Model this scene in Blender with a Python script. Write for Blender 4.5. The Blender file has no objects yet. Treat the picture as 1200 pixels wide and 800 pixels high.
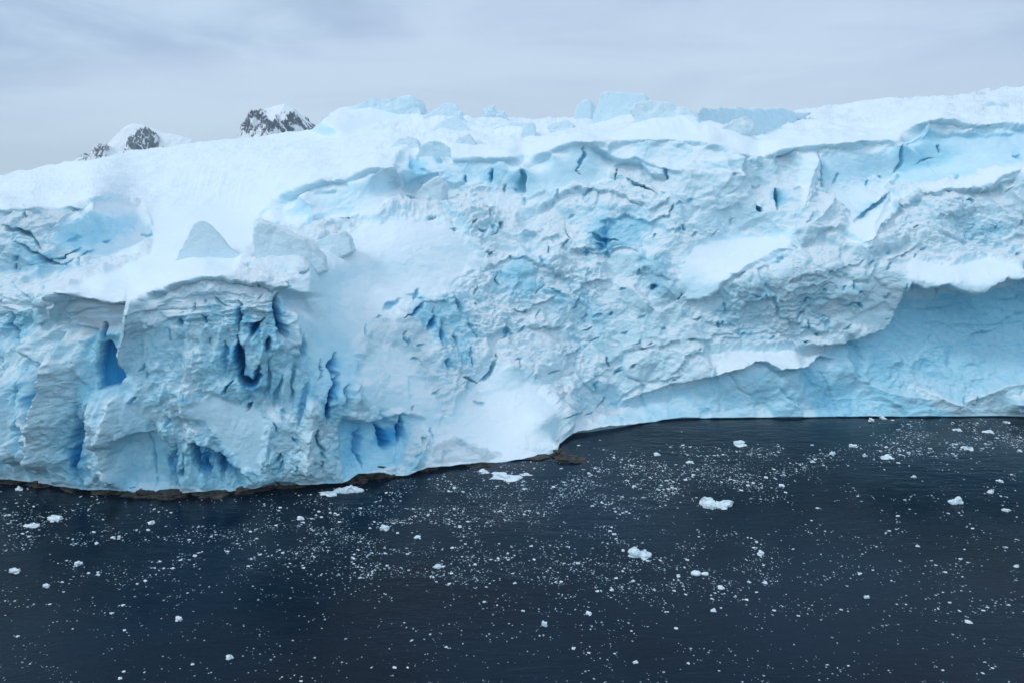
import bpy, bmesh, math, random
import numpy as np
from mathutils import Vector

rng = np.random.default_rng(7)
random.seed(7)
SC = bpy.context.scene
COL = SC.collection

# ------------------------------------------------------------------ camera model
CAM_H = 60.0
PITCH = math.radians(13.5)
F = 811.0
CP, SP = math.cos(PITCH), math.sin(PITCH)

def ray(x, y):
    x = np.asarray(x, float); y = np.asarray(y, float)
    X = (x - 600) / F; U = (400 - y) / F
    return X, CP + U * SP, -SP + U * CP

def at(x, y, Y):
    dx, dy, dz = ray(x, y)
    t = Y / dy
    return dx * t, Y + 0 * dx, CAM_H + dz * t

def water_Y(y, z=0.0):
    dx, dy, dz = ray(0, y)
    return (CAM_H - z) * dy / -dz

# ------------------------------------------------------------------ tagging
def tag(o, label=None, cat=None, group=None, kind=None):
    if label: o['label'] = label
    if cat: o['category'] = cat
    if group: o['group'] = group
    if kind: o['kind'] = kind
    return o

# ------------------------------------------------------------------ numpy noise
def _hash(ix, iy, iz, seed):
    h = (ix.astype(np.int64) * 374761393 + iy.astype(np.int64) * 668265263 + iz.astype(np.int64) * 2147483647 + seed * 1274126177) & 0xFFFFFFFF
    h = ((h ^ (h >> 13)) * 1274126177) & 0xFFFFFFFF
    h = (h ^ (h >> 16)) & 0xFFFFFFFF
    h = (h * 2246822519) & 0xFFFFFFFF
    return (h ^ (h >> 15)) & 0xFFFFFFFF

def gnoise(P, seed=0):
    fl = np.floor(P); f = (P - fl).astype(np.float32)
    i = fl.astype(np.int64)
    w = f * f * f * (f * (f * 6 - 15) + 10)
    out = np.zeros(len(P), np.float32)
    for dx in (0, 1):
        wx = w[:, 0] if dx else 1 - w[:, 0]
        for dy in (0, 1):
            wy = w[:, 1] if dy else 1 - w[:, 1]
            for dz in (0, 1):
                wz = w[:, 2] if dz else 1 - w[:, 2]
                h = _hash(i[:, 0] + dx, i[:, 1] + dy, i[:, 2] + dz, seed)
                gx = ((h & 1023).astype(np.float32) / 511.5 - 1)
                gy = (((h >> 10) & 1023).astype(np.float32) / 511.5 - 1)
                gz = (((h >> 20) & 1023).astype(np.float32) / 511.5 - 1)
                out += wx * wy * wz * (gx * (f[:, 0] - dx) + gy * (f[:, 1] - dy) + gz * (f[:, 2] - dz))
    return out * 1.5

def fbm(P, scale, octv=4, seed=0, gain=0.5, ridged=False):
    q = P / scale; a = 1.0; s = 0; n = 0
    for k in range(octv):
        v = gnoise(q, seed + k * 17)
        if ridged: v = 1 - 2.2 * np.abs(v)
        s = s + a * v; n += a; a *= gain; q = q * 2.03 + 11.7
    return s / n

def facets(P, scale, seed):
    q = P / scale
    fl = np.floor(q).astype(np.int64)
    n = len(q)
    b1 = np.full(n, 9e9, np.float32); b2 = np.full(n, 9e9, np.float32)
    val = np.zeros(n, np.float32); idr = np.zeros(n, np.float32)
    for dx in (-1, 0, 1):
        for dy in (-1, 0, 1):
            for dz in (-1, 0, 1):
                h = _hash(fl[:, 0] + dx, fl[:, 1] + dy, fl[:, 2] + dz, seed)
                cx = fl[:, 0] + dx + (h & 255).astype(np.float32) / 255
                cy = fl[:, 1] + dy + ((h >> 8) & 255).astype(np.float32) / 255
                cz = fl[:, 2] + dz + ((h >> 16) & 255).astype(np.float32) / 255
                ex = (q[:, 0] - cx).astype(np.float32); ey = (q[:, 1] - cy).astype(np.float32); ez = (q[:, 2] - cz).astype(np.float32)
                d = ex * ex + ey * ey + ez * ez
                h2 = (h * 2654435761) & 0xFFFFFFFF
                tx = ((h2 >> 3) & 255).astype(np.float32) / 127.5 - 1
                tz = ((h2 >> 13) & 255).astype(np.float32) / 127.5 - 1
                of = ((h2 >> 21) & 255).astype(np.float32) / 127.5 - 1
                near = d < b1
                b2 = np.where(near, b1, np.minimum(b2, d))
                v = 0.8 * (tx * ex + tz * ez) + 0.45 * of
                val = np.where(near, v, val); idr = np.where(near, of, idr)
                b1 = np.where(near, d, b1)
    return val, np.sqrt(b2) - np.sqrt(b1), idr

def interp(pts, x):
    a = np.array(pts, float)
    return np.interp(x, a[:, 0], a[:, 1])

def sstep(a, b, x):
    t = np.clip((x - a) / (b - a), 0, 1)
    return t * t * (3 - 2 * t)

# ------------------------------------------------------------------ node helpers
def new_mat(name):
    m = bpy.data.materials.new(name); m.use_nodes = True
    nt = m.node_tree; nt.nodes.clear()
    out = nt.nodes.new('ShaderNodeOutputMaterial')
    b = nt.nodes.new('ShaderNodeBsdfPrincipled')
    nt.links.new(b.outputs[0], out.inputs[0])
    return m, nt, b

def N(nt, typ, **kw):
    n = nt.nodes.new(typ)
    for k, v in kw.items():
        if k.startswith('i_'):
            key = k[2:]
            n.inputs[int(key) if key.isdigit() else key.replace('_', ' ')].default_value = v
        else: setattr(n, k, v)
    return n

def math_n(nt, op, a, b=None, c=None, clamp=False):
    n = nt.nodes.new('ShaderNodeMath'); n.operation = op; n.use_clamp = clamp
    for i, v in enumerate((a, b, c)):
        if v is None: continue
        if isinstance(v, (int, float)): n.inputs[i].default_value = v
        else: nt.links.new(v, n.inputs[i])
    return n.outputs[0]

def mixc(nt, fac, a, b):
    n = nt.nodes.new('ShaderNodeMix'); n.data_type = 'RGBA'
    if isinstance(fac, (int, float)): n.inputs[0].default_value = fac
    else: nt.links.new(fac, n.inputs[0])
    for i, v in ((6, a), (7, b)):
        if isinstance(v, tuple): n.inputs[i].default_value = (*v, 1)
        else: nt.links.new(v, n.inputs[i])
    return n.outputs[2]

def maprange(nt, v, a, b, c=0.0, d=1.0):
    n = nt.nodes.new('ShaderNodeMapRange'); n.interpolation_type = 'SMOOTHSTEP'
    nt.links.new(v, n.inputs[0])
    for i, k in enumerate((a, b, c, d)): n.inputs[i + 1].default_value = k
    return n.outputs[0]

def noise_n(nt, coord, scale, detail=5, rough=0.55, dist=0.0, vscale=None):
    if vscale:
        mp = nt.nodes.new('ShaderNodeMapping'); mp.inputs['Scale'].default_value = vscale
        nt.links.new(coord, mp.inputs[0]); coord = mp.outputs[0]
    n = nt.nodes.new('ShaderNodeTexNoise')
    n.inputs['Scale'].default_value = scale; n.inputs['Detail'].default_value = detail
    n.inputs['Roughness'].default_value = rough; n.inputs['Distortion'].default_value = dist
    nt.links.new(coord, n.inputs['Vector'])
    return n.outputs['Fac']

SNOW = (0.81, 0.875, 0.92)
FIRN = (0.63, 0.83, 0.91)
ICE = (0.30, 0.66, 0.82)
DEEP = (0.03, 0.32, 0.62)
SNOWS = (0.61, 0.83, 0.92)  # bluer tone of shaded snow, for steep faces
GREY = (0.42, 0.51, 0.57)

def ice_material(name, use_attr=True, blue_const=0.0, bump=0.5, snow_const=0.0, steep=None):
    m, nt, b = new_mat(name)
    L = nt.links
    tc = nt.nodes.new('ShaderNodeNewGeometry')
    pos = tc.outputs['Position']
    if not use_attr:
        pos = nt.nodes.new('ShaderNodeTexCoord').outputs['Object']
    sep = nt.nodes.new('ShaderNodeSeparateXYZ'); L.new(tc.outputs['Normal'], sep.inputs[0])
    n1 = noise_n(nt, pos, 0.22, 6, 0.62, 0.4, (1, 1, 1.6))
    n2 = noise_n(nt, pos, 1.3, 4, 0.6)
    up = math_n(nt, 'ADD', sep.outputs[2], math_n(nt, 'MULTIPLY', math_n(nt, 'SUBTRACT', n1, 0.5), 0.9))
    upm = maprange(nt, up, 0.30, 0.74)
    if use_attr:
        at_ = {}
        for k in ('blue', 'snow', 'grey'):
            a = nt.nodes.new('ShaderNodeAttribute'); a.attribute_name = k; at_[k] = a.outputs['Fac']
        snow, blue, grey = at_['snow'], at_['blue'], at_['grey']
    else:
        v = nt.nodes.new('ShaderNodeValue'); v.outputs[0].default_value = snow_const; snow = v.outputs[0]
        v = nt.nodes.new('ShaderNodeValue'); v.outputs[0].default_value = blue_const; blue = v.outputs[0]
        grey = None
    upm = math_n(nt, 'MULTIPLY', upm, maprange(nt, blue, 0.12, 0.5, 1.0, 0.25))
    sn = math_n(nt, 'MAXIMUM', snow, upm)
    snowc = mixc(nt, maprange(nt, sep.outputs[2], 0.35, 0.8), steep or SNOWS, SNOW)  # shade put into the colour: steep snow turns bluer than flat snow
    bn = math_n(nt, 'ADD', blue, math_n(nt, 'MULTIPLY', math_n(nt, 'SUBTRACT', n1, 0.5), 0.55))
    # firn -> pale ice -> deep ice
    c = mixc(nt, maprange(nt, bn, -0.12, 0.62), FIRN, ICE)
    n3 = noise_n(nt, pos, 0.5, 5, 0.6, 0.8, (0.7, 0.7, 2.4))
    c = mixc(nt, maprange(nt, n3, 0.48, 0.72, 0, 0.35), c, (0.70, 0.86, 0.94))
    snb = math_n(nt, 'MULTIPLY', sn, maprange(nt, blue, 0.5, 1.1, 1.0, 0.15))
    c = mixc(nt, snb, c, snowc)
    c = mixc(nt, maprange(nt, bn, 0.62, 1.35), c, DEEP)
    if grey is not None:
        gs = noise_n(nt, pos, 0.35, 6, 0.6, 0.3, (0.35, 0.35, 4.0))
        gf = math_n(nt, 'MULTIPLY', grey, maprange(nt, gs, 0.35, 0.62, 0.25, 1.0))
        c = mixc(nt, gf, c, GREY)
    L.new(c, b.inputs['Base Color'])
    b.inputs['Roughness'].default_value = 0.55
    b.inputs['Specular IOR Level'].default_value = 0.3
    bp = nt.nodes.new('ShaderNodeBump'); bp.inputs['Distance'].default_value = 1.0
    h = math_n(nt, 'ADD', math_n(nt, 'MULTIPLY', n2, 0.55), math_n(nt, 'MULTIPLY', noise_n(nt, pos, 3.2, 5, 0.7), 0.36))
    L.new(h, bp.inputs['Height'])
    h = math_n(nt, 'ADD', h, math_n(nt, 'MULTIPLY', noise_n(nt, pos, 0.16, 5, 0.6, 0.5, (0.45, 1.3, 1.0)), 2.2 if use_attr else 0.0))
    L.new(h, bp.inputs['Height'])
    if use_attr:
        ra = nt.nodes.new('ShaderNodeAttribute'); ra.attribute_name = 'rough'
        L.new(math_n(nt, 'MULTIPLY_ADD', ra.outputs['Fac'], bump, 0.10), bp.inputs['Strength'])
    else: bp.inputs['Strength'].default_value = bump
    L.new(bp.outputs[0], b.inputs['Normal'])
    return m

M_ICE = ice_material('glacier_ice', bump=0.6)
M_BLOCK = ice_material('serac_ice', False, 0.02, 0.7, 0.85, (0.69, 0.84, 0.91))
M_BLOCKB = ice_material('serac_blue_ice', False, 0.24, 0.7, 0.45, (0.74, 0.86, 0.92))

def floe_material():
    m, nt, b = new_mat('floating_ice')
    tc = nt.nodes.new('ShaderNodeNewGeometry')
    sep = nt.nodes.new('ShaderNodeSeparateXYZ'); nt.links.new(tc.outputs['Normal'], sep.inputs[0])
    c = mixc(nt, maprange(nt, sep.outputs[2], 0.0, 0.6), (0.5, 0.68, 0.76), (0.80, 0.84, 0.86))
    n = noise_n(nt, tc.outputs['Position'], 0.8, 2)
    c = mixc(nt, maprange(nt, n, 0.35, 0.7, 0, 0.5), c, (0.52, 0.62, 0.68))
    nt.links.new(c, b.inputs['Base Color']); b.inputs['Roughness'].default_value = 0.4
    return m
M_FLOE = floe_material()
def brash_material():
    m, nt, b = new_mat('wet_brash')
    n = noise_n(nt, nt.nodes.new('ShaderNodeNewGeometry').outputs['Position'], 0.7, 2, .7)
    nt.links.new(mixc(nt, maprange(nt, n, .35, .65), (0.22, 0.31, 0.37), (0.68, 0.74, 0.77)), b.inputs['Base Color']); b.inputs['Roughness'].default_value = 0.4
    return m
M_BRASH = brash_material()

def rock_material():
    m, nt, b = new_mat('wet_rock')
    pos = nt.nodes.new('ShaderNodeNewGeometry').outputs['Position']
    c = mixc(nt, maprange(nt, noise_n(nt, pos, 1.2, 6, 0.6), 0.35, 0.65), (0.010, 0.009, 0.008), (0.06, 0.048, 0.035))
    nt.links.new(c, b.inputs['Base Color']); b.inputs['Roughness'].default_value = 0.5
    bp = nt.nodes.new('ShaderNodeBump'); bp.inputs['Strength'].default_value = 0.8; bp.inputs['Distance'].default_value = 0.4
    nt.links.new(noise_n(nt, pos, 2.5, 6, 0.65), bp.inputs['Height']); nt.links.new(bp.outputs[0], b.inputs['Normal'])
    return m
M_ROCK = rock_material()

def mesh_np(name, V, Fq, mat, smooth=True, attrs=None, link=True):
    me = bpy.data.meshes.new(name)
    me.vertices.add(len(V)); me.vertices.foreach_set('co', np.asarray(V, np.float32).ravel())
    Fq = np.asarray(Fq, np.int32); k = Fq.shape[1]
    me.loops.add(Fq.size); me.loops.foreach_set('vertex_index', Fq.ravel())
    me.polygons.add(len(Fq))
    me.polygons.foreach_set('loop_start', np.arange(0, Fq.size, k, dtype=np.int32))
    me.polygons.foreach_set('loop_total', np.full(len(Fq), k, np.int32))
    me.polygons.foreach_set('use_smooth', np.full(len(Fq), smooth, bool))
    me.update(calc_edges=True)
    if attrs:
        for kk, v in attrs.items():
            a = me.attributes.new(kk, 'FLOAT', 'POINT'); a.data.foreach_set('value', np.asarray(v, np.float32))
    me.materials.append(mat)
    o = bpy.data.objects.new(name, me)
    if link: COL.objects.link(o)
    return o

# ------------------------------------------------------------------ glacier outline in view
BOTTOM = [(-250, 562), (-100, 560), (0, 560), (35, 564), (55, 567), (105, 573), (135, 573), (160, 576), (215, 577), (250, 574), (270, 576), (300, 571), (322, 563), (340, 562), (352, 567), (400, 565), (408, 563), (420, 556), (450, 553), (465, 557), (478, 558), (492, 552), (503, 548), (550, 545), (610, 538), (645, 532), (653, 528), (656, 519), (670, 510), (710, 503), (765, 494), (800, 490), (1000, 488), (1200, 486.5), (1450, 486)]
WLINE = [(-250, 564), (0, 566), (60, 571), (105, 577), (215, 582), (270, 580), (330, 575), (400, 567), (450, 563), (500, 552), (550, 546), (610, 539), (645, 533), (655, 529), (658, 520), (672, 511), (712, 504), (765, 495), (800, 491), (1000, 489), (1200, 487.5), (1450, 487)]
SKY = [(-250, 216), (0, 208), (35, 200), (85, 192), (130, 184), (200, 172), (270, 163), (330, 160), (352, 158), (366, 153), (378, 144), (388, 136), (402, 130), (425, 127), (455, 130), (480, 134), (510, 138), (560, 141), (600, 141), (660, 141), (720, 143), (800, 148), (840, 146), (900, 138), (940, 131), (975, 124), (985, 124), (1000, 119), (1030, 117), (1060, 119), (1090, 116), (1108, 117), (1120, 113), (1140, 114), (1155, 108), (1170, 110), (1180, 105), (1200, 104), (1300, 102), (1450, 104)]

xs = np.concatenate([np.arange(-250, -20, 5.0), np.arange(-20, 1220, 1.12), np.arange(1220, 1451, 5.0)])
NR = 470
tt = np.linspace(0, 1, NR)
yb = interp(BOTTOM, xs); ysk = interp(SKY, xs)
ysk = ysk + 0.8 * np.sin(xs * 0.07) + 0.5 * np.sin(xs * 0.19 + 1)
wY = water_Y(interp(WLINE, xs))
UX = np.repeat(xs[None, :], NR, 0)
UY = yb[None, :] + (ysk - yb)[None, :] * tt[:, None]

CT = """-250 500 134;-250 400 140;-250 320 149;-250 250 158;-250 243 173;-250 228 240;-250 216 330
-120 500 133;-120 400 140;-120 320 150;-120 250 158;-120 243 172;-120 228 235;-120 213 330
0 500 131;0 440 135;0 400 140;0 330 149;0 300 153;0 251 158;0 244 172;0 228 230;0 208 330
50 500 128;50 430 131;50 380 137;45 345 144
70 352 127;70 385 131;80 410 129;110 356 127;150 356 126;200 337 129;250 327 131;300 333 131;330 345 131
120 334 135;160 315 145;195 292 160;240 305 150;280 298 154;300 320 140;350 320 140;220 265 178;200 240 205;250 218 232;300 200 250;290 270 178
50 300 154;55 325 150;60 255 161;100 293 160;130 300 160;150 275 170;100 240 170;145 245 177;172 262 182
60 236 184;85 234 190;110 220 215;85 215 245;85 193 320;150 228 215;150 203 270;150 180 340;230 190 290;230 168 360;300 180 290;300 161 380;380 185 250;372 158 330;385 148 310;400 141 325;390 136 345;425 128 375;460 131 365
345 228 187;345 258 184;400 215 189;400 256 185;450 201 190;450 246 187;330 238 187;400 205 203;345 216 204;448 190 206;420 193 218;420 165 290;470 150 330;350 212 222;310 245 190
400 290 170;400 330 157;400 400 141;400 470 131;400 530 128.5;330 400 130;330 470 128;250 350 129.5;250 400 127;250 500 124.5;150 400 128;150 500 124.5;100 450 127;100 520 126;50 540 127
450 300 172;450 350 162;450 420 147;450 480 139;450 530 134;500 250 190;500 300 176;500 350 166;500 420 155;500 470 146;500 520 140
550 217 204;550 191 206;550 182 230;550 160 290;550 142 340;550 250 193;550 300 182;550 350 172;550 400 165;550 450 157;550 500 147;550 525 142
480 196 208;480 218 204;490 172 240;540 165 260;600 225 205;600 189 206;600 177 232;600 150 320;600 260 195;600 350 176;600 430 162;600 490 150;600 520 143
650 220 203;650 182 206;650 168 236;650 145 330;650 300 186;650 400 173;650 450 166;645 490 150;645 515 146
680 490 165;700 450 170;700 400 176;700 350 181;700 290 188;700 240 198;700 217 204;700 180 207;700 166 232;700 160 250;700 143 350
760 470 170;800 450 170;800 400 173;800 350 178;800 300 184;800 250 192;800 200 200;800 172 204;800 163 225;800 152 300
900 470 169;900 436 168.5;900 410 175;950 430 168.5;950 405 174;860 432 169;860 410 174;900 350 175;850 336 175;850 292 188;880 317 176;905 285 187;925 292 178;900 250 191;900 217 198.5;900 191 201;900 172 225;900 152 290;900 138 350
1000 460 171;1000 400 173;1000 350 173;1000 290 179;1000 262 187;1000 220 201;1000 177 203;1000 164 230;1000 140 300;1000 121 380
1050 212 205;1050 170 207;1050 237 194;1060 150 225
1100 465 170;1100 430 174;1100 360 179;1100 335 171;1100 305 179;1100 270 185;1100 217 194;1100 203 203;1100 152 207;1100 141 240;1100 114 370
1200 465 169;1200 400 178;1200 350 180;1200 327 171;1200 300 179;1200 260 185;1150 342 170.5;1150 308 179;1200 192 194;1200 180 202;1200 154 206;1200 144 240;1200 125 310;1200 104 400
1330 465 170;1330 400 175;1330 300 178;1330 200 195;1330 160 206;1330 148 245;1330 103 400
1450 465 170;1450 400 175;1450 300 178;1450 200 195;1450 160 206;1450 148 245;1450 104 400"""
cp = np.array([[float(v) for v in c.split()] for l in CT.splitlines() for c in l.split(';')])
for x in list(np.arange(-250, 600, 40)) + [600, 630, 650, 655, 660, 672, 690, 720, 760, 800] + list(np.arange(850, 1460, 60)):
    cp = np.vstack([cp, [x, float(interp(BOTTOM, x)), water_Y(float(interp(WLINE, x)))]])

BROWS = [([(-250, 243, 158), (-120, 246, 158), (0, 247, 158), (40, 248, 158.5), (85, 243, 160), (108, 232, 165)], 5),
         ([(66, 347, 126.5), (85, 349, 126), (105, 352, 126), (128, 353.5, 126), (150, 355, 126), (166, 352, 127), (185, 343, 128), (200, 336, 129), (220, 330, 129.5), (240, 327, 130), (270, 328, 130.5), (300, 330, 131)], 4),
         ([(318, 240, 187), (345, 223, 188), (372, 216, 189), (400, 211, 190), (425, 202, 191), (450, 197, 192)], 10),
         ([(530, 187, 207), (550, 188, 207), (575, 187, 207), (600, 185, 207), (612, 196, 205), (640, 179, 206), (660, 172, 207), (682, 168, 208), (715, 172, 209), (740, 166, 209), (770, 166, 207), (800, 168, 206), (832, 171, 204), (868, 184, 202), (888, 189, 202), (905, 182, 202), (925, 177, 203), (960, 172, 204), (1000, 171, 205), (1050, 166, 207)], 13),
         ([(1080, 149, 208), (1110, 147, 208), (1150, 150, 208), (1200, 151, 208), (1260, 152, 208), (1330, 153, 208), (1450, 155, 208)], 14)]
def tanel(y): 
    dx, dy, dz = ray(0, y); return dz / dy
auto = []
for pl, sl in BROWS:
    for (x, y, Yb) in pl:
        ts = math.tan(math.radians(sl)); zr = tanel(y) * Yb
        auto.append((x, y, Yb)); auto.append((x, y + 5, Yb - 0.2))
        for dyy in (4.5, 9):
            te = tanel(y - dyy)
            if ts > te + 0.02: auto.append((x, y - dyy, (zr - ts * Yb) / (te - ts)))
auto = np.array(auto)
kp = np.ones(len(cp), bool)
for i, c in enumerate(cp):
    if ((np.abs(auto[:, 0] - c[0]) < 32) & (np.abs(auto[:, 1] - c[1]) < 8)).any(): kp[i] = False
cp = np.vstack([cp[kp], auto])

def tps_fit(pts, vals, lam=6e-4):
    n = len(pts); d = np.hypot(pts[:, None, 0] - pts[None, :, 0], pts[:, None, 1] - pts[None, :, 1])
    K = np.where(d > 0, d * d * np.log(d + 1e-9), 0) + lam * np.eye(n)
    Pm = np.hstack([np.ones((n, 1)), pts])
    A = np.block([[K, Pm], [Pm.T, np.zeros((3, 3))]])
    return np.linalg.solve(A, np.concatenate([vals, np.zeros(3)]))
cs = cp[:, :2] / np.array([100.0, 60.0])
wts = tps_fit(cs, 1000.0 / cp[:, 2])
def tps_eval(x, y):
    sh = np.shape(x); q = np.stack([np.ravel(x) / 100.0, np.ravel(y) / 60.0], 1)
    out = wts[-3] + wts[-2] * q[:, 0] + wts[-1] * q[:, 1]
    for i in range(len(cs)):
        r2 = (q[:, 0] - cs[i, 0]) ** 2 + (q[:, 1] - cs[i, 1]) ** 2
        out += wts[i] * 0.5 * r2 * np.log(r2 + 1e-12)
    return 1000.0 / out.reshape(sh)
# coarse evaluation, bilinear to the fine grid
gx = np.arange(-256, 1460, 4.0); gy = np.arange(96, 590, 2.0)
GXX, GYY = np.meshgrid(gx, gy)
GI = 1.0 / tps_eval(GXX, GYY)
def bilin(x, y):
    fx = np.clip((x - gx[0]) / 4.0, 0, len(gx) - 1.001); fy = np.clip((y - gy[0]) / 2.0, 0, len(gy) - 1.001)
    i = fx.astype(int); j = fy.astype(int); a = fx - i; b = fy - j
    return GI[j, i] * (1 - a) * (1 - b) + GI[j, i + 1] * a * (1 - b) + GI[j + 1, i] * (1 - a) * b + GI[j + 1, i + 1] * a * b
YB = 1.0 / bilin(UX, UY)
YB = np.clip(YB, wY[None, :] - 6, 460)

# ------------------------------------------------------------------ strokes & masks, traced on the face
shape = UX.shape
flat = lambda a: a.ravel()
P2 = np.stack([flat(UX), flat(UY), np.zeros(UX.size)], 1)
WXo = (fbm(P2, 38, 4, 5, 0.6) * 11 + fbm(P2, 8, 3, 8) * 4.5).reshape(shape)
WYo = (fbm(P2, 38, 4, 55, 0.6) * 11 + fbm(P2, 8, 3, 58) * 4.5).reshape(shape)
GATE = (fbm(P2, 26, 3, 91)).reshape(shape)

def window(pts, pad):
    a = np.array(pts, float)
    x0, y0 = a.min(0) - pad; x1, y1 = a.max(0) + pad
    j0, j1 = np.searchsorted(xs, [x0, x1])
    rows = ((UY[:, j0:j1] >= y0) & (UY[:, j0:j1] <= y1)).any(1) if j1 > j0 else np.zeros(NR, bool)
    r = np.nonzero(rows)[0]
    if len(r) == 0: return None
    return slice(r[0], r[-1] + 1), slice(j0, j1)

def dist_poly(px, py, pts):
    a = np.array(pts, float)
    best = np.full(px.shape, 1e9); sg = np.ones(px.shape); al = np.zeros(px.shape)
    seg = np.hypot(*(a[1:] - a[:-1]).T); tot = max(seg.sum(), 1e-6); acc = 0
    for k in range(len(a) - 1):
        d = a[k + 1] - a[k]; L2 = d @ d + 1e-9
        t = ((px - a[k, 0]) * d[0] + (py - a[k, 1]) * d[1]) / L2
        tc = np.clip(t, 0, 1)
        ex = px - a[k, 0] - tc * d[0]; ey = py - a[k, 1] - tc * d[1]
        dd = np.hypot(ex, ey)
        nr = dd < best
        best = np.where(nr, dd, best)
        s = np.sign((px - a[k, 0]) * d[1] - (py - a[k, 1]) * d[0])
        sg = np.where(nr, s, sg)
        al = np.where(nr, (acc + tc * seg[k]) / tot, al)
        acc += seg[k]
    return best, sg, al

DISP = np.zeros(shape); DEP = np.zeros(shape)
BLUE = np.zeros(shape); SNW = np.zeros(shape); GREYA = np.zeros(shape)
ROUGH = np.ones(shape)

def lip(pts, up=1.0, dn=1.5, wu=14, wd=22, tgt=None, warp=0.5, blue=0, edge=1.6, taper=0.08):
    """ledge: bulges by `up` metres on its upper side, recedes by `dn` below"""
    w = window(pts, 3.2 * max(wu, wd))
    if w is None: return
    px = UX[w] + warp * WXo[w]; py = UY[w] + warp * WYo[w]
    d, sg, al = dist_poly(px, py, pts)
    tp = sstep(0, taper, al) * sstep(0, taper, 1 - al) if taper else 1
    s = d * sg
    k = 0.5 + 0.5 * np.tanh(s / edge)
    f = up * np.exp(-np.maximum(s, 0) / wu) * k - dn * np.exp(-np.maximum(-s, 0) / wd) * (1 - k)
    (DISP if tgt is None else tgt)[w] += f * tp
    if blue: BLUE[w] += blue * np.exp(-np.maximum(-s, 0) / wd) * (1 - k) * tp

def crack(pts, amp=2.0, w_=2.2, blue=0.8, warp=0.7, halo=2.4):
    w = window(pts, 8 * w_ + 14)
    if w is None: return
    px = UX[w] + warp * WXo[w]; py = UY[w] + warp * WYo[w]
    d, sg, al = dist_poly(px, py, pts)
    tp = np.clip(np.sin(np.pi * np.clip(al, 0.02, 0.98)), 0, 1) ** 0.6
    ww = w_ * 0.85 * (0.35 + 0.65 * tp) * (1 + 1.8 * GATE[w]).clip(0.3, 2.2)
    DISP[w] -= 1.5 * amp * np.exp(-(d / ww) ** 4) * tp
    BLUE[w] += blue * (0.45 * np.exp(-(d / (halo * 1.5 * ww)) ** 2) + 0.6 * np.exp(-(d / (1.2 * ww)) ** 2)) * tp

def ridge(pts, amp=2.0, w_=9, warp=0.5, snow=0, side=1.0):
    w = window(pts, 5 * w_ + 14)
    if w is None: return
    px = UX[w] + warp * WXo[w]; py = UY[w] + warp * WYo[w]
    d, sg, al = dist_poly(px, py, pts)
    tp = sstep(0, 0.2, al) * sstep(0, 0.2, 1 - al)
    ww = w_ * np.where(sg > 0, side, 1 / side)
    f = np.exp(-d / ww) * tp
    DISP[w] += amp * 1.35 * f
    if snow: SNW[w] = np.maximum(SNW[w], snow * np.exp(-(d / w_) ** 2) * tp)

def mask(poly, feather=10, warp=0.8):
    w = window(poly, feather + 16)
    if w is None: return None, None
    px = UX[w] + warp * WXo[w]; py = UY[w] + warp * WYo[w]
    a = list(poly) + [poly[0]]
    d, _, _ = dist_poly(px, py, a)
    ins = np.zeros(px.shape, bool)
    for (x0, y0), (x1, y1) in zip(a[:-1], a[1:]):
        if y0 == y1: continue
        c = ((y0 > py) != (y1 > py)) & (px < (x1 - x0) * (py - y0) / (y1 - y0) + x0)
        ins ^= c
    s = np.where(ins, d, -d)
    return w, sstep(-feather / 2, feather / 2, s)

def paint(poly, feather=10, blue=None, snow=None, rough=None, grey=None, disp=None, warp=0.8):
    w, m = mask(poly, feather, warp)
    if w is None: return
    if blue is not None: BLUE[w] += blue * m
    if snow is not None: SNW[w] = SNW[w] * (1 - m) + snow * m
    if rough is not None: ROUGH[w] = ROUGH[w] * (1 - m) + rough * m
    if grey is not None: GREYA[w] += grey * m
    if disp is not None: DISP[w] += disp * m

def pp(s):
    return [tuple(float(v) for v in c.split(',')) for c in s.split()]

exec_features = True
#FEATURES
# --- smooth snow fields (top of the glacier), low roughness
paint(pp('-260,60 1460,60 1460,150 1100,147 1060,152 1050,164 960,172 905,181 888,188 868,182 830,169 740,165 690,167 640,178 612,194 598,185 530,187 505,178 488,185 455,196 420,202 380,212 345,222 312,242 300,262 290,300 270,325 200,334 150,352 105,352 66,346 120,322 175,298 180,270 165,238 128,232 110,232 85,243 0,246 -260,246'), 5, rough=0.07, snow=0.9, warp=0.25)
paint(pp('700,140 800,150 860,150 940,150 1000,150 1060,150 1200,146 1200,100 700,100'), 20, rough=0.22)
# big smooth snow slope left of centre
paint(pp('330,345 350,320 390,290 430,255 470,262 520,300 545,340 500,350 440,375 415,420 400,470 370,440 350,400'), 22, rough=0.16, snow=0.35)
paint(pp('405,290 460,250 540,260 560,300 540,330 480,345 430,330'), 20, rough=0.12, snow=0.4)
# fan down to the water
paint(pp('500,540 508,500 530,482 560,435 590,426 620,445 652,475 655,520 640,532 560,545'), 14, rough=0.22, snow=0.6)
paint(pp('410,440 450,400 480,420 520,480 505,520 470,485 430,478'), 14, rough=0.3, snow=0.6)
paint(pp('225,475 250,462 300,475 312,500 305,550 285,548 262,520'), 9, rough=0.15, snow=0.85)
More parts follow.
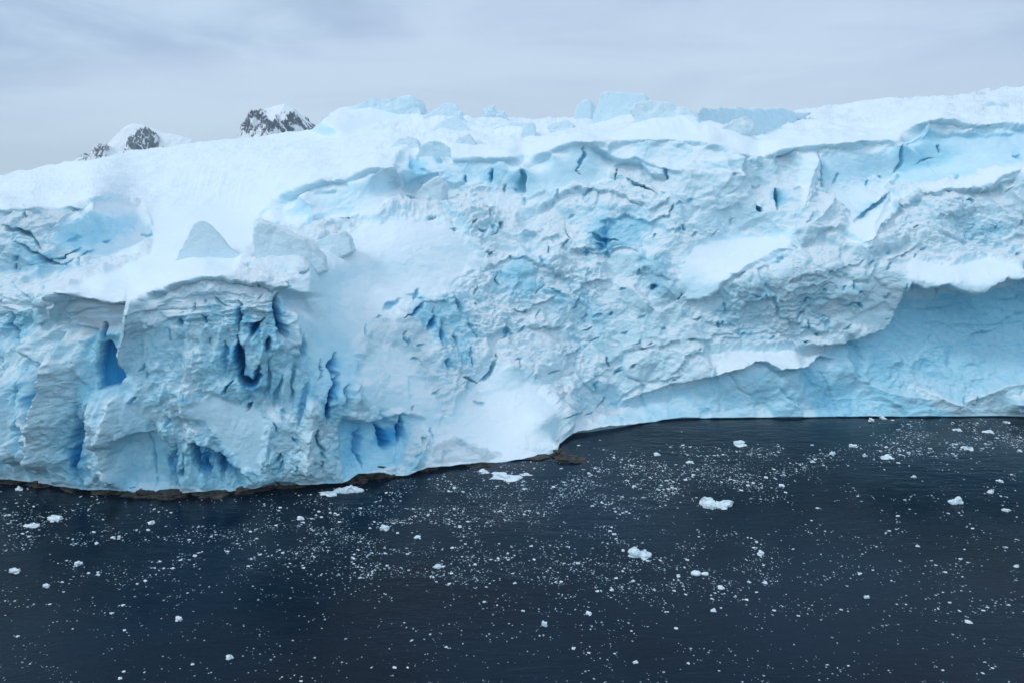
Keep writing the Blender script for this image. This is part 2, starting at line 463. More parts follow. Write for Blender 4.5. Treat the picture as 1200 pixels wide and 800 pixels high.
# snow patches right
paint(pp('795,345 800,300 830,278 880,275 930,268 935,285 880,310 845,342 820,352'), 10, rough=0.12, snow=0.95)
paint(pp('985,266 1005,262 1040,235 1090,218 1140,205 1200,185 1260,170 1260,200 1190,205 1130,222 1080,222 1045,240 1010,290 985,282'), 9, rough=0.12, snow=0.8)
paint(pp('1062,325 1068,300 1110,312 1160,300 1190,315 1200,326 1150,340 1135,347 1100,335'), 8, rough=0.15, snow=0.95)
paint(pp('838,440 845,405 880,412 962,408 962,420 945,434 910,434 885,427'), 7, rough=0.2, snow=0.95)
paint(pp('985,375 1030,350 1060,352 1048,370 1010,385'), 8, rough=0.5, snow=0.8)
paint(pp('940,175 965,172 962,190 940,235 930,262 935,225'), 6, rough=0.3, snow=0.9)
paint(pp('545,235 600,228 690,216 690,232 640,238 620,250 560,245'), 6, rough=0.6, snow=0.85)
# smooth ice faces near the brow
paint(pp('612,196 640,179 682,168 705,175 720,186 712,212 650,222 615,228'), 5, rough=0.14, blue=0.12)
paint(pp('462,186 530,188 600,186 612,196 610,226 545,214 478,215'), 5, rough=0.35, blue=0.2)
paint(pp('310,243 345,223 452,198 470,225 440,250 350,262 310,262'), 6, rough=0.16, blue=0.1)
paint(pp('85,243 110,232 165,240 180,275 160,300 90,300 60,280'), 8, rough=0.3, blue=0.12)
paint(pp('1060,160 1200,152 1260,152 1260,185 1150,200 1090,215 1045,225 1058,190'), 6, rough=0.14, blue=0.35)
paint(pp('1000,262 962,225 965,180 1055,166 1058,192 1035,228'), 6, rough=0.3, blue=0.18)
paint(pp('700,172 830,170 868,182 862,205 800,200 720,195'), 6, rough=0.5, blue=0.15)
# great blue overhung wall at lower right
paint(pp('1062,350 1135,350 1200,332 1300,330 1300,490 960,490 940,450 960,412 1030,392'), 10, rough=0.6, blue=0.42)
paint(pp('1010,400 1060,360 1250,345 1250,420 1120,440 1030,430'), 22, blue=0.16)
paint(pp('700,500 750,470 830,446 890,430 960,436 1000,460 1000,492 700,500'), 9, rough=0.6, blue=0.33)
paint(pp('1060,450 1120,470 1165,455 1210,443 1210,458 1160,470 1200,470 1260,490 1150,490 1100,480'), 8, blue=-0.35, snow=0.45)
# general blue areas
for q, b in (('760,255 700,245 680,262 700,285 745,290', .45), ('570,345 575,310 620,300 640,330 620,350', .4), ('745,300 775,295 800,345 770,350', .45), ('1110,260 1160,240 1190,270 1150,300', .2), ('980,300 1040,300 1010,360 930,350', .15), ('480,350 540,340 560,440 520,430', .3), ('640,330 720,360 700,430 650,400', .18), ('840,350 900,330 900,400 840,400', .2)):
    paint(pp(q), 26, blue=b)
for q, b in (('-200,365 60,365 330,365 420,400 420,570 200,572 -200,560', .13), ('235,350 330,350 345,400 330,470 260,470 255,400', .22), ('370,390 420,400 420,480 360,500 350,440', .25), ('395,485 500,490 500,560 395,565', .25), ('190,510 300,515 310,570 190,578', .28), ('20,430 70,430 110,560 10,560', .22), ('95,440 140,460 150,570 80,570', .25), ('0,340 60,350 60,410 0,420', .2), ('100,370 150,380 150,455 105,455', .3), ('0,255 170,260 150,300 60,330 0,330', .15), ('155,380 240,370 260,470 200,500 150,480', .1)):
    paint(pp(q), 34, blue=b)
# grey firn bands under the left lip and by the fan
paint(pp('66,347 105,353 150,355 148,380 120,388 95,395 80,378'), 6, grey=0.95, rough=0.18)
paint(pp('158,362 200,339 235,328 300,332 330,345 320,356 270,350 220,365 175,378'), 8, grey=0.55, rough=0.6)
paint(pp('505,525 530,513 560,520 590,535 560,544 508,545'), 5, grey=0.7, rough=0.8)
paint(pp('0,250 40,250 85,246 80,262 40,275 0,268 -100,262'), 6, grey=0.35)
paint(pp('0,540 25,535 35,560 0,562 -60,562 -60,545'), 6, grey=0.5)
# left bay
lip(pp('66,347 90,337 120,322 150,306 178,290 186,278'), 0, 10, 6, 10, tgt=None, warp=0.15) if False else None
lip(pp('-260,246 0,247 40,248 85,243 108,231'), 0.6, 3.6, 8, 30, warp=0.15, taper=0.02)
lip(pp('110,231 130,233 165,239 172,262 181,278'), 0.6, 2.2, 14, 26, warp=0.25)
crack(pp('0,268 30,275 48,292'), 2.2, 3, .5); crack(pp('15,285 50,302 68,312 90,308'), 1.6, 2.2, .6)
crack(pp('60,304 78,300 98,292'), 1.3, 1.8, .6); crack(pp('90,318 100,300 112,292'), .9, 1.5, .5)
crack(pp('168,275 180,272'), 1.4, 1.8, .3); crack(pp('78,281 100,278'), .7, 1.6, .3); crack(pp('125,282 132,281'), .8, 1.6, .2)
crack(pp('16,362 24,385 33,412'), 2.6, 3.2, .8); crack(pp('82,395 80,412'), 2.0, 2.0, .8); crack(pp('18,342 38,352'), 1.2, 1.8, .4)
ridge(pp('40,420 62,395 75,378'), 1.8, 9, snow=.6)
# promontory lip with heavy overhang
lip(pp('64,347 80,349 105,353 148,355'), 1.0, 4.6, 8, 26, warp=0.12, edge=1.2, taper=0.03)
lip(pp('150,355 166,352 200,336 236,326 270,328 310,331 336,340 354,352 372,378'), 0.9, 3.2, 10, 30, warp=0.15, edge=1.4, taper=.14)
lip(pp('70,372 90,366 118,362 150,366'), .4, .6, 5, 8, warp=.3); lip(pp('72,382 100,385 118,390'), .4, .8, 5, 10, warp=.3)
lip(pp('160,372 200,352 250,344 300,348'), .4, .6, 6, 10, warp=.5); lip(pp('170,386 215,366 260,360'), .3, .5, 6, 8, warp=.5)
ridge(pp('151,352 154,380 152,410 146,440'), 2.2, 5, warp=0.3, snow=.9, side=0.6)
# arch cave
paint(pp('122,400 130,396 140,408 147,425 147,442 140,452 124,455 118,430'), 5, blue=0.75, disp=-3.0, warp=0.3)
crack(pp('118,380 124,396'), 1.5, 2.5, .8)
ridge(pp('86,395 84,420 76,455 60,510 50,560'), 4.6, 15, snow=1.0)
ridge(pp('150,455 142,490 138,520'), 2.6, 11, snow=.9); ridge(pp('128,455 122,480 130,520 140,572'), 2.6, 11, snow=.8)
ridge(pp('50,430 56,470 62,500'), 1.8, 9); ridge(pp('18,430 22,480 30,545'), 3.2, 11, snow=.8); ridge(pp('-60,400 -50,480 -40,550'), 3.5, 14, snow=.8)
crack(pp('55,425 62,450 66,490'), 2.0, 4, .6); crack(pp('36,430 38,460 42,520'), 1.8, 4, .55); crack(pp('95,470 100,500 96,560'), 1.8, 5, .6)
crack(pp('85,520 98,540 104,572'), 1.4, 3, .7); crack(pp('112,470 110,495 116,520'), 1.2, 3.5, .5); crack(pp('0,420 6,470 4,520'), 1.5, 5, .4)
# alcove at the foot
paint(pp('146,512 160,506 180,507 194,520 196,576 150,574 135,545'), 5, blue=0.22, grey=0.1, rough=0.3, disp=-2.2, warp=0.3)
crack(pp('170,508 175,530 178,576'), 1.4, 1.4, .5, warp=.15)
for s in ('203,520 200,545 208,574', '228,515 232,540 238,555', '240,530 245,560', '258,530 262,560', '215,530 218,560'): crack(pp(s), 1.6, 4.5, .55)
lip(pp('222,515 240,522 262,535 285,552 296,560'), 1.0, 1.8, 8, 16, blue=.35)
# deep crevices of the promontory face
crack(pp('274,352 276,372 278,392'), 2.6, 2.0, .9); crack(pp('278,395 280,420 285,446'), 4.0, 3.6, 1.0); crack(pp('284,440 292,446 300,443'), 4.5, 5, 1.0)
crack(pp('310,372 300,382 292,398'), 3.2, 3.6, 1.0); crack(pp('275,445 262,460'), 2.2, 3, .8); crack(pp('296,470 290,480'), 2, 2.6, .7)
crack(pp('338,345 330,358 326,378 336,394'), 5.0, 4.8, 1.15); crack(pp('313,395 314,412'), 2.2, 2.4, .7); crack(pp('300,450 305,425'), 2, 3, .7)
crack(pp('394,412 388,430 390,445'), 4.0, 4.6, 1.0); crack(pp('396,440 386,465 381,495'), 3.2, 2.6, .95); crack(pp('378,420 376,445'), 1.8, 4, .6)
crack(pp('372,500 374,520 382,530'), 1.6, 1.8, .6); crack(pp('330,528 322,540'), 1.2, 1.6, .5); crack(pp('405,450 402,480'), 1.6, 4, .5)
crack(pp('238,372 246,380'), 1.2, 1.8, .6); crack(pp('208,376 210,386'), 1.4, 2.2, .7); crack(pp('196,388 200,402'), .9, 1.3, .4); crack(pp('252,350 262,362'), .9, 1.4, .4)
for s in ('262,400 268,440', '318,420 312,470', '345,425 340,470', '355,395 352,425', '362,450 350,500', '330,440 322,478'): crack(pp(s), 1.2, 3, .4)
ridge(pp('350,362 345,385 348,410'), 1.5, 8, snow=.6); ridge(pp('306,400 304,430 308,460'), 1.2, 7)
ridge(pp('368,460 366,500 360,560'), 2.6, 11, snow=.8); ridge(pp('232,400 226,450 222,500'), 1.8, 12, snow=.3); ridge(pp('415,440 410,470 412,500'), 1.2, 8, snow=.6)
# blue alcove right of promontory
paint(pp('402,490 425,496 450,492 470,500 476,520 470,545 440,552 405,562 398,530'), 6, blue=0.4, rough=0.4, disp=-1.8, warp=.4)
lip(pp('402,484 425,497 448,492 470,486 500,492'), .8, 1.4, 8, 14, warp=.5, blue=.2)
crack(pp('447,498 452,512 455,524'), 2.6, 3, .9); crack(pp('469,488 471,500 468,518'), 2.6, 2.2, .95); crack(pp('484,476 480,484'), 1.5, 1.6, .3)
ridge(pp('462,500 462,525 460,552'), 1.4, 7); ridge(pp('490,500 492,525 482,552'), 1.8, 9); crack(pp('430,500 425,530 428,552'), 1.2, 5, .5); crack(pp('502,500 504,518'), 1.2, 1.5, .5)
# centre-left cracks above
crack(pp('472,380 485,372 497,356'), 2.6, 3, .9); crack(pp('508,362 504,378 500,388'), 2.2, 1.8, .85); crack(pp('517,378 515,395 517,412'), 2.4, 2.2, .85)
crack(pp('524,425 522,436'), 2, 2.2, .8); crack(pp('430,382 431,398'), 1.5, 1.6, .6); crack(pp('580,425 574,438 562,446'), 2.6, 3, .7); crack(pp('540,445 560,450'), 1.5, 2, .6)
crack(pp('592,385 600,400'), 1.2, 3.4, .5); crack(pp('555,470 570,476'), .8, 1.5, .2); crack(pp('545,448 548,470'), .8, 1.5, .2)
for s in ('450,365 470,350', '490,340 486,352', '533,350 540,372', '548,380 556,400', '530,392 535,410', '548,410 552,430'): crack(pp(s), 1.2, 2.4, .45)
# serac step faces
lip(pp('312,243 330,232 345,223 372,216 400,211 425,202 453,197'), 1.2, 3.2, 14, 26, warp=0.15, edge=1.3)
ridge(pp('345,224 362,240 372,262'), 2.0, 10, warp=.3); lip(pp('453,197 464,208 470,222'), 1.2, 1.5, 8, 14, warp=.2)
lip(pp('345,222 360,218 368,226 395,224'), .5, .6, 8, 10, warp=.3)
lip(pp('458,190 470,186 486,170 500,166 520,170 530,187 560,188 600,185 612,196'), 1.0, 2.6, 10, 22, warp=0.15)
lip(pp('612,197 640,179 660,172 682,168 700,173 722,187 750,192 762,204 790,208'), 1.3, 2.8, 10, 26, warp=0.15)
lip(pp('690,168 715,171 740,165 800,167 832,170 868,183 888,189 905,182 940,175'), 1.0, 2.6, 12, 24, warp=0.15)
crack(pp('612,196 613,210 614,228'), 3.0, 5, .4, warp=.15)
crack(pp('686,168 688,185 676,200 682,204'), 1.8, 1.6, .5); crack(pp('726,196 720,212'), 1.8, 1.8, .6); crack(pp('735,212 752,222 768,226'), 2, 2, .6)
crack(pp('574,198 577,215'), 2, 2.6, .8); crack(pp('545,206 546,212'), 1.4, 1.8, .6); crack(pp('484,178 492,200 500,205'), 1.6, 4, .6); crack(pp('508,180 512,190'), 1.4, 3, .7)
lip(pp('476,216 496,208 512,204 516,214'), 1.2, 1.5, 8, 14, warp=.2); lip(pp('515,212 530,215 545,214'), .8, .8, 8, 10)
lip(pp('718,194 745,186 775,198 800,206'), .8, 1.4, 7, 12, warp=.3); crack(pp('778,198 782,208'), 1.5, 1.5, .5)
for s in ('475,235 490,238', '500,260 512,258', '530,270 535,268', '552,268 556,262', '575,250 572,262', '590,262 586,275', '570,300 582,296', '598,300 600,306'): crack(pp(s), 1.2, 1.8, .3)
# right upper cliff
lip(pp('905,181 925,177 960,172 1000,171 1055,165'), 1.4, 3.2, 14, 26, warp=0.12)
lip(pp('1055,165 1062,157 1080,149 1110,147 1150,150 1200,151 1300,152 1450,155'), 1.4, 3.6, 16, 22, warp=0.12, taper=.02)
lip(pp('1060,170 1090,160 1130,158 1200,160'), .5, .8, 8, 12, warp=.5)
crack(pp('963,178 960,200 958,215 961,226'), 2.4, 2.0, .5, warp=.2)
crack(pp('1060,166 1058,190 1048,204'), 1.8, 1.8, .4, warp=.2); crack(pp('1106,170 1104,178'), 2.2, 2, .1); crack(pp('1000,262 1020,246 1042,230'), 2.2, 3, .55, warp=.2)
crack(pp('983,205 978,216'), 1.2, 1.4, .4); crack(pp('1020,212 1015,218'), 1.5, 1.6, .4); crack(pp('1034,205 1038,212'), 1.4, 1.4, .4); crack(pp('985,240 990,255'), .9, 1.4, .3)
crack(pp('910,222 912,236 911,248'), 3.4, 3.4, .9, warp=.2); crack(pp('888,240 894,248'), 3, 2.8, .8, warp=.2); crack(pp('972,240 978,230'), .8, 1.4, .3)
crack(pp('1075,192 1095,186'), .9, 1.3, .3); crack(pp('1190,182 1200,180'), 1.2, 2, .5)
ridge(pp('962,176 948,200 938,230 930,262'), 3.2, 8, warp=.25, snow=.8, side=1.3)
ridge(pp('970,224 962,245 950,265 938,290'), 3.4, 12, warp=.4, snow=.7)
ridge(pp('868,184 866,200 870,215'), 2.0, 8, warp=.3); ridge(pp('850,182 852,205 845,225'), 1.6, 8, warp=.3); ridge(pp('1040,232 1020,262 1010,295'), 2, 16, warp=.4)
# scalloped brows of the ice slopes
lip(pp('800,352 832,348 862,322 890,306 930,288 940,292'), .8, 2.4, 10, 20, warp=.6)
lip(pp('938,290 960,272 985,272 1005,285'), .8, 1.6, 8, 14, warp=.6)
lip(pp('1005,290 1030,268 1045,252 1080,232 1110,222 1150,224 1200,206'), 1.0, 2.0, 10, 20, warp=.8)
lip(pp('1150,225 1175,208 1200,200'), .8, 1.2, 8, 14)
lip(pp('630,245 660,228 690,222 730,232 760,245'), 1.0, 2.0, 10, 18, warp=.9)
lip(pp('700,262 730,250 760,262 790,250'), .7, 1.6, 8, 14, warp=.9, blue=.35)
lip(pp('560,318 600,305 640,312 670,325'), .7, 1.3, 8, 14, warp=.9)
lip(pp('660,290 690,300 730,290 750,300'), .8, 1.3, 8, 14, warp=.9)
ridge(pp('762,285 766,310 778,335 800,352'), 2.4, 12, snow=.4); crack(pp('700,286 712,290'), 1.2, 2.8, .6); crack(pp('664,262 668,282'), .9, 2, .5); crack(pp('764,334 768,342'), 2, 2.6, .8); crack(pp('800,345 794,352'), 1.5, 2, .6)
crack(pp('690,272 712,284 725,282'), 1.8, 3.5, .6); crack(pp('585,322 580,330 586,336'), 1.2, 2.2, .5); crack(pp('640,340 660,350'), .8, 2.5, .4)
# large cave brow
lip(pp('1450,330 1200,329 1180,328 1152,340 1136,348 1110,336 1085,338 1068,333 1058,350 1046,372 1034,388 1002,400 970,405 930,412')[::-1], 1.5, 4.4, 10, 40, warp=.55, edge=1.5, taper=.03)
lip(pp('720,478 780,450 836,443 850,438 868,435 888,427 912,436 950,434 966,420 990,424'), 1.3, 3.0, 9, 26, warp=.3)
ridge(pp('990,415 1000,440 1040,462 1100,470'), 1.4, 14); ridge(pp('1060,448 1090,462 1120,472 1150,460 1200,444 1300,440'), 2.0, 12, snow=.3)
ridge(pp('1170,470 1200,468 1260,470'), 2.4, 12, snow=.5); ridge(pp('1160,430 1150,440 1130,444'), .7, 4, snow=.4); crack(pp('990,390 1008,410 1006,448'), 1.0, 7, .3)
lip(pp('1080,378 1130,384 1200,380 1260,384'), .3, .6, 10, 14); lip(pp('1090,410 1150,402 1220,406'), .3, .5, 10, 14); lip(pp('1000,372 1040,352'), .4, .8, 5, 8)
for i in range(7): lip([(845 + 14 * i, 402 - 12 * i), (880 + 16 * i, 392 - 12 * i), (925 + 14 * i, 380 - 12.5 * i)], .5, .8, 6, 9, warp=1.2)
for s in ('712,466 700,480', '758,408 750,412', '760,405 764,401', '718,440 728,434', '735,432 745,428', '690,400 700,396'): crack(pp(s), 1.1, 1.3, .2)
lip(pp('710,480 740,455 770,440 800,436'), .5, .9, 8, 12, warp=.8); lip(pp('700,430 740,412 800,400'), .6, .9, 8, 12, warp=1); lip(pp('660,470 690,445 720,430'), .5, .8, 8, 12, warp=1)
# promontory top: humps
ridge(pp('340,312 352,330 350,350'), 1.6, 14, warp=.2); ridge(pp('275,300 300,310 320,322'), 1.0, 14, warp=.2)
# fluted snow face under the ridge
fl = np.exp(-((UX - 265) / 55) ** 2 - ((UY - 212) / 22) ** 2)
FLN = fbm(np.stack([flat(UX + 0.3 * (UY - 200)) / 5.5, flat(UY) / 60, 0 * flat(UX)], 1), 1.0, 3, 207, .6).reshape(shape)
DISP += fl * 1.6 * FLN
# --- hundreds of small fracture marks, steep on the left face, slanting on the right
rc = np.random.default_rng(23)
n_c = 0
while n_c < 210:
    x = rc.uniform(-100, 1300); y = rc.uniform(205, 560)
    j = int(np.searchsorted(xs, x)); yb_ = float(interp(BOTTOM, x))
    if y > yb_ - 8: continue
    r_ = int(np.argmin(np.abs(UY[:, j] - y)))
    if ROUGH[r_, j] < 0.5 or BLUE[r_, j] > 0.25 or GATE[r_, j] < -0.02: continue
    a_ = math.radians(rc.normal(88, 16)) if (x < 420 and y > 345) else math.radians(rc.choice([rc.normal(130, 14), rc.normal(165, 14), rc.normal(80, 20)]))
    L_ = rc.uniform(4, 15); dx_, dy_ = math.cos(a_) * L_ / 2, math.sin(a_) * L_ / 2
    crack([(x - dx_, y - dy_), (x + rc.normal(0, 1.2), y + rc.normal(0, 1.2)), (x + dx_, y + dy_)], rc.uniform(.4, 1.1), rc.uniform(.9, 1.7), rc.uniform(.2, .6))
    n_c += 1
for k_ in range(30):     # broken ledges
    x = rc.uniform(380, 1260); y = rc.uniform(235, 450)
    j = int(np.searchsorted(xs, x)); r_ = int(np.argmin(np.abs(UY[:, j] - y)))
    if ROUGH[r_, j] < 0.55: continue
    L_ = rc.uniform(25, 75); sl_ = rc.uniform(-.55, .15) if x > 640 else rc.uniform(-.35, .35)
    lip([(x - L_ / 2, y - sl_ * L_ / 2), (x, y + rc.normal(0, 4)), (x + L_ / 2, y + sl_ * L_ / 2)], rc.uniform(.4, .9), rc.uniform(.6, 1.4), 8, 15, warp=1.0, edge=1.2, taper=.3)
#ENDFEATURES

# ------------------------------------------------------------------ assemble the glacier
X0, Y0, Z0 = at(UX, UY, YB)
P0 = np.stack([X0, Y0, Z0], -1)
def grid_normals(P):
    du = np.gradient(P, axis=1); dv = np.gradient(P, axis=0)
    n = np.cross(du, dv); n /= np.linalg.norm(n, axis=-1, keepdims=True) + 1e-9
    return n
def blur(a, k):
    for ax in (0, 1):
        pad = [(0, 0)] * a.ndim; pad[ax] = (k, k)
        b = np.pad(a, pad, mode='edge'); c = np.cumsum(b, axis=ax)
        z = np.zeros_like(np.take(c, [0], axis=ax)); c = np.concatenate([z, c], axis=ax)
        n = a.shape[ax]
        a = (np.take(c, range(2 * k + 1, 2 * k + 1 + n), axis=ax) - np.take(c, range(0, n), axis=ax)) / (2 * k + 1)
    return a
NB = blur(grid_normals(P0), 6); NB /= np.linalg.norm(NB, axis=-1, keepdims=True)
if NB[200, 600, 1] > 0: NB = -NB   # face towards the water

Pf = P0.reshape(-1, 3)
# warp domain, anisotropic cells (taller than wide on the left flutes)
Wp = np.stack([fbm(Pf, 9, 3, 21), fbm(Pf, 9, 3, 31), fbm(Pf, 9, 3, 41)], 1) * 5.0
left = sstep(420, 330, flat(UX)) * sstep(345, 385, flat(UY))
Q = (Pf + Wp * np.array([1, 1, 0.7]))
Q2 = Q.copy(); Q2[:, 2] *= (1 - 0.62 * left)
# diagonal shear for the slumped slopes on the right
rt = sstep(560, 760, flat(UX))
Q2[:, 2] += 0.55 * rt * Q2[:, 0] * 0.35
f0, e0, id0 = facets(Q2 * np.array([1, 1, .7]) + 7, 19, 2)
f1, e1, id1 = facets(Q2, 8.5, 3)
f2, e2, id2 = facets(Q2 + 40, 3.4, 4)
f3, e3, id3 = facets(Q + 90, 1.5, 6)
r1 = fbm(Q, 13, 3, 71, 0.55, True)
r2 = fbm(Pf + 0.5 * Wp, 3.2, 4, 77, 0.6, True)
PZ = Pf.copy(); PZ[:, 2] *= 1.5 - 1.0 * left; PZ[:, 2] += 0.5 * rt * PZ[:, 0]
r3 = fbm(PZ, 1.7, 3, 83, 0.6)
R = ROUGH * (1 - 0.35 * np.exp(-((UY - UY.min(0)) / 60) ** 2))
Rf = flat(R)
Rv = np.clip(0.44 + 3.4 * fbm(Pf, 20, 4, 123, .55), 0.0, 1.25)
def billow(P, sc, o, sd):
    q = P / sc; a = 1.0; t = 0
    for k in range(o):
        t = t + a * (np.abs(gnoise(q, sd + k)) * 2 - 0.45); a *= 0.55; q = q * 2.1 + 5.3
    return t
vd = P0 - np.array([0, 0, CAM_H]); vd /= np.linalg.norm(vd, axis=-1, keepdims=True)
GRZ = np.clip(np.abs((vd * NB).sum(-1)) / 0.34, 0.12, 1)
H = NB.copy(); H[..., 2] *= 0.15; H /= np.linalg.norm(H, axis=-1, keepdims=True)
D = (Rf * (3.2 * f0 * (1 - np.exp(-e0 / 0.16)) + 2.1 * f1 * (1 - np.exp(-e1 / 0.14)))
     + Rf * Rv * (0.24 * f2 * (1 - np.exp(-e2 / 0.12)) + 0.10 * f3 + 0.30 * billow(Q2, 3.6, 3, 131))
     + Rf * ((0.8 - 0.65 * left) * r1 + 0.22 * fbm(Pf, 0.9, 3, 149, .6) * (0.4 + Rv) + 0.25 * r2 + 0.9 * fbm(Q, 6, 3, 79, .55)) + Rf * (0.25 + Rv) * 0.3 * r3
     + Rf * left * 1.5 * fbm(Pf * np.array([1, 1, 0.16]) + Wp * 0.3, 5.0, 3, 143, .55, True)
     - Rf * Rv * (0.35 * np.exp(-e2 / 0.06) * (id1 > 0.1) + 0.12 * np.exp(-e3 / 0.08)))
D += (1 - Rf) * fbm(Pf, 22, 3, 99) * 0.8 + (1 - Rf) * 0.25 * fbm(Pf, 5, 3, 101)
# calm the mesh at the far ridge where rows lie far apart
far = sstep(330, 230, flat(YB)) * 0.75 + 0.25
D = (D * far).reshape(shape) * GRZ
t_edge = sstep(0, 0.02, tt)[:, None]
D = D * (0.45 + 0.55 * t_edge)
P = P0 + NB * D[..., None] + H * (DISP * GRZ * (0.45 + 0.55 * t_edge))[..., None]
SNW = np.maximum(SNW, sstep(0.45, 0.05, Rv.reshape(shape)) * 0.65 * sstep(0.35, 0.05, BLUE))
BL = BLUE + 0.30 * ROUGH * (np.exp(-e1 / 0.10) * 0.8 + np.exp(-e2 / 0.08) * 0.35).reshape(shape) * (GATE > -0.1)
BL += 0.10 * (id1.reshape(shape)) * ROUGH

scour = sstep(820, 900, UX) * sstep(168, 150, UY) + 0.7 * sstep(440, 470, UX) * sstep(178, 165, UY) * sstep(700, 640, UX)
PS = P0.reshape(-1, 3)
scour = scour + 0.95 * sstep(0.35, 0.1, ROUGH) * sstep(0.7, 0.35, GRZ)
P[..., 2] += scour * (1.5 * fbm(PS * np.array([1, .55, 0]), 14, 4, 301, .55, True) + 1.6 * fbm(PS * np.array([1, 1, 0]), 45, 2, 311) + 0.5 * fbm(PS, 5, 3, 305)).reshape(shape)
for (mx_, my_, mw, mh) in ((240, 303, 60, 1.0), (345, 312, 80, 1.2), (390, 300, 45, 1.0), (445, 140, 100, 3.5), (525, 152, 60, 3.0), (580, 145, 40, 1.5), (595, 158, 55, 2.0), (620, 162, 22, .8), (508, 186, 40, 1.0), (562, 178, 30, .8), (683, 148, 30, 2.5), (725, 150, 70, 3.0), (785, 156, 90, 3.5), (860, 172, 60, 2.5), (1175, 134, 60, 2.0), (474, 180, 35, 1.0), (545, 180, 30, .8)):
    Yg_ = float(1.0 / bilin(np.array([float(mx_)]), np.array([float(my_)]))[0]); Xg_ = (mx_ - 600) / F * Yg_ / CP
    rr_ = mw * Yg_ / F * 0.55
    P[..., 2] += mh * np.exp(-((P[..., 0] - Xg_) / rr_) ** 2 - ((P[..., 1] - Yg_ - 4) / (rr_ * 0.6 + 3)) ** 2)
# undercut + submerged rows, and rows that run back beyond the crest
nb, nk = 5, 14
under = np.zeros((nb, len(xs), 3))
for k, (dy, z) in enumerate(((6.0, -3.0), (5.0, -1.2), (3.6, 0.0), (2.0, 0.55), (0.7, 0.5))):
    under[k] = P[0]
    under[k, :, 1] += dy * (0.25 + 0.75 * sstep(700, 640, xs))
    under[k, :, 2] = np.minimum(z, P[0, :, 2] - 0.1) if k < 4 else P[0, :, 2] - 0.15
back = np.zeros((nk, len(xs), 3))
for k in range(nk):
    s = (k + 1) / nk
    back[k] = P[-1]
    back[k, :, 1] += 220 * s
    back[k, :, 0] *= 1 + 0.35 * s
    back[k, :, 2] -= 3 * s + 75 * s * s
ALL = np.concatenate([under, P, back], 0)
def padr(a, lo, hi):
    return np.concatenate([np.full((nb, len(xs)), lo), a, np.full((nk, len(xs)), hi)], 0)
h, w = ALL.shape[:2]
idx = np.arange(h * w).reshape(h, w)
quads = np.stack([idx[:-1, :-1], idx[:-1, 1:], idx[1:, 1:], idx[1:, :-1]], -1).reshape(-1, 4)
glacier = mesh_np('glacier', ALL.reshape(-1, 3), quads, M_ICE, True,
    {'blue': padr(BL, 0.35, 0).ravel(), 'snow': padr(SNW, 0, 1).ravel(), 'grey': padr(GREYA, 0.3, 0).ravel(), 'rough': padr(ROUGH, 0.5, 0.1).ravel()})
tag(glacier, kind='structure')

def ground(x, y):
    """ground distance of the glacier at an image point"""
    return float(1.0 / bilin(np.array([float(x)]), np.array([float(y)]))[0])

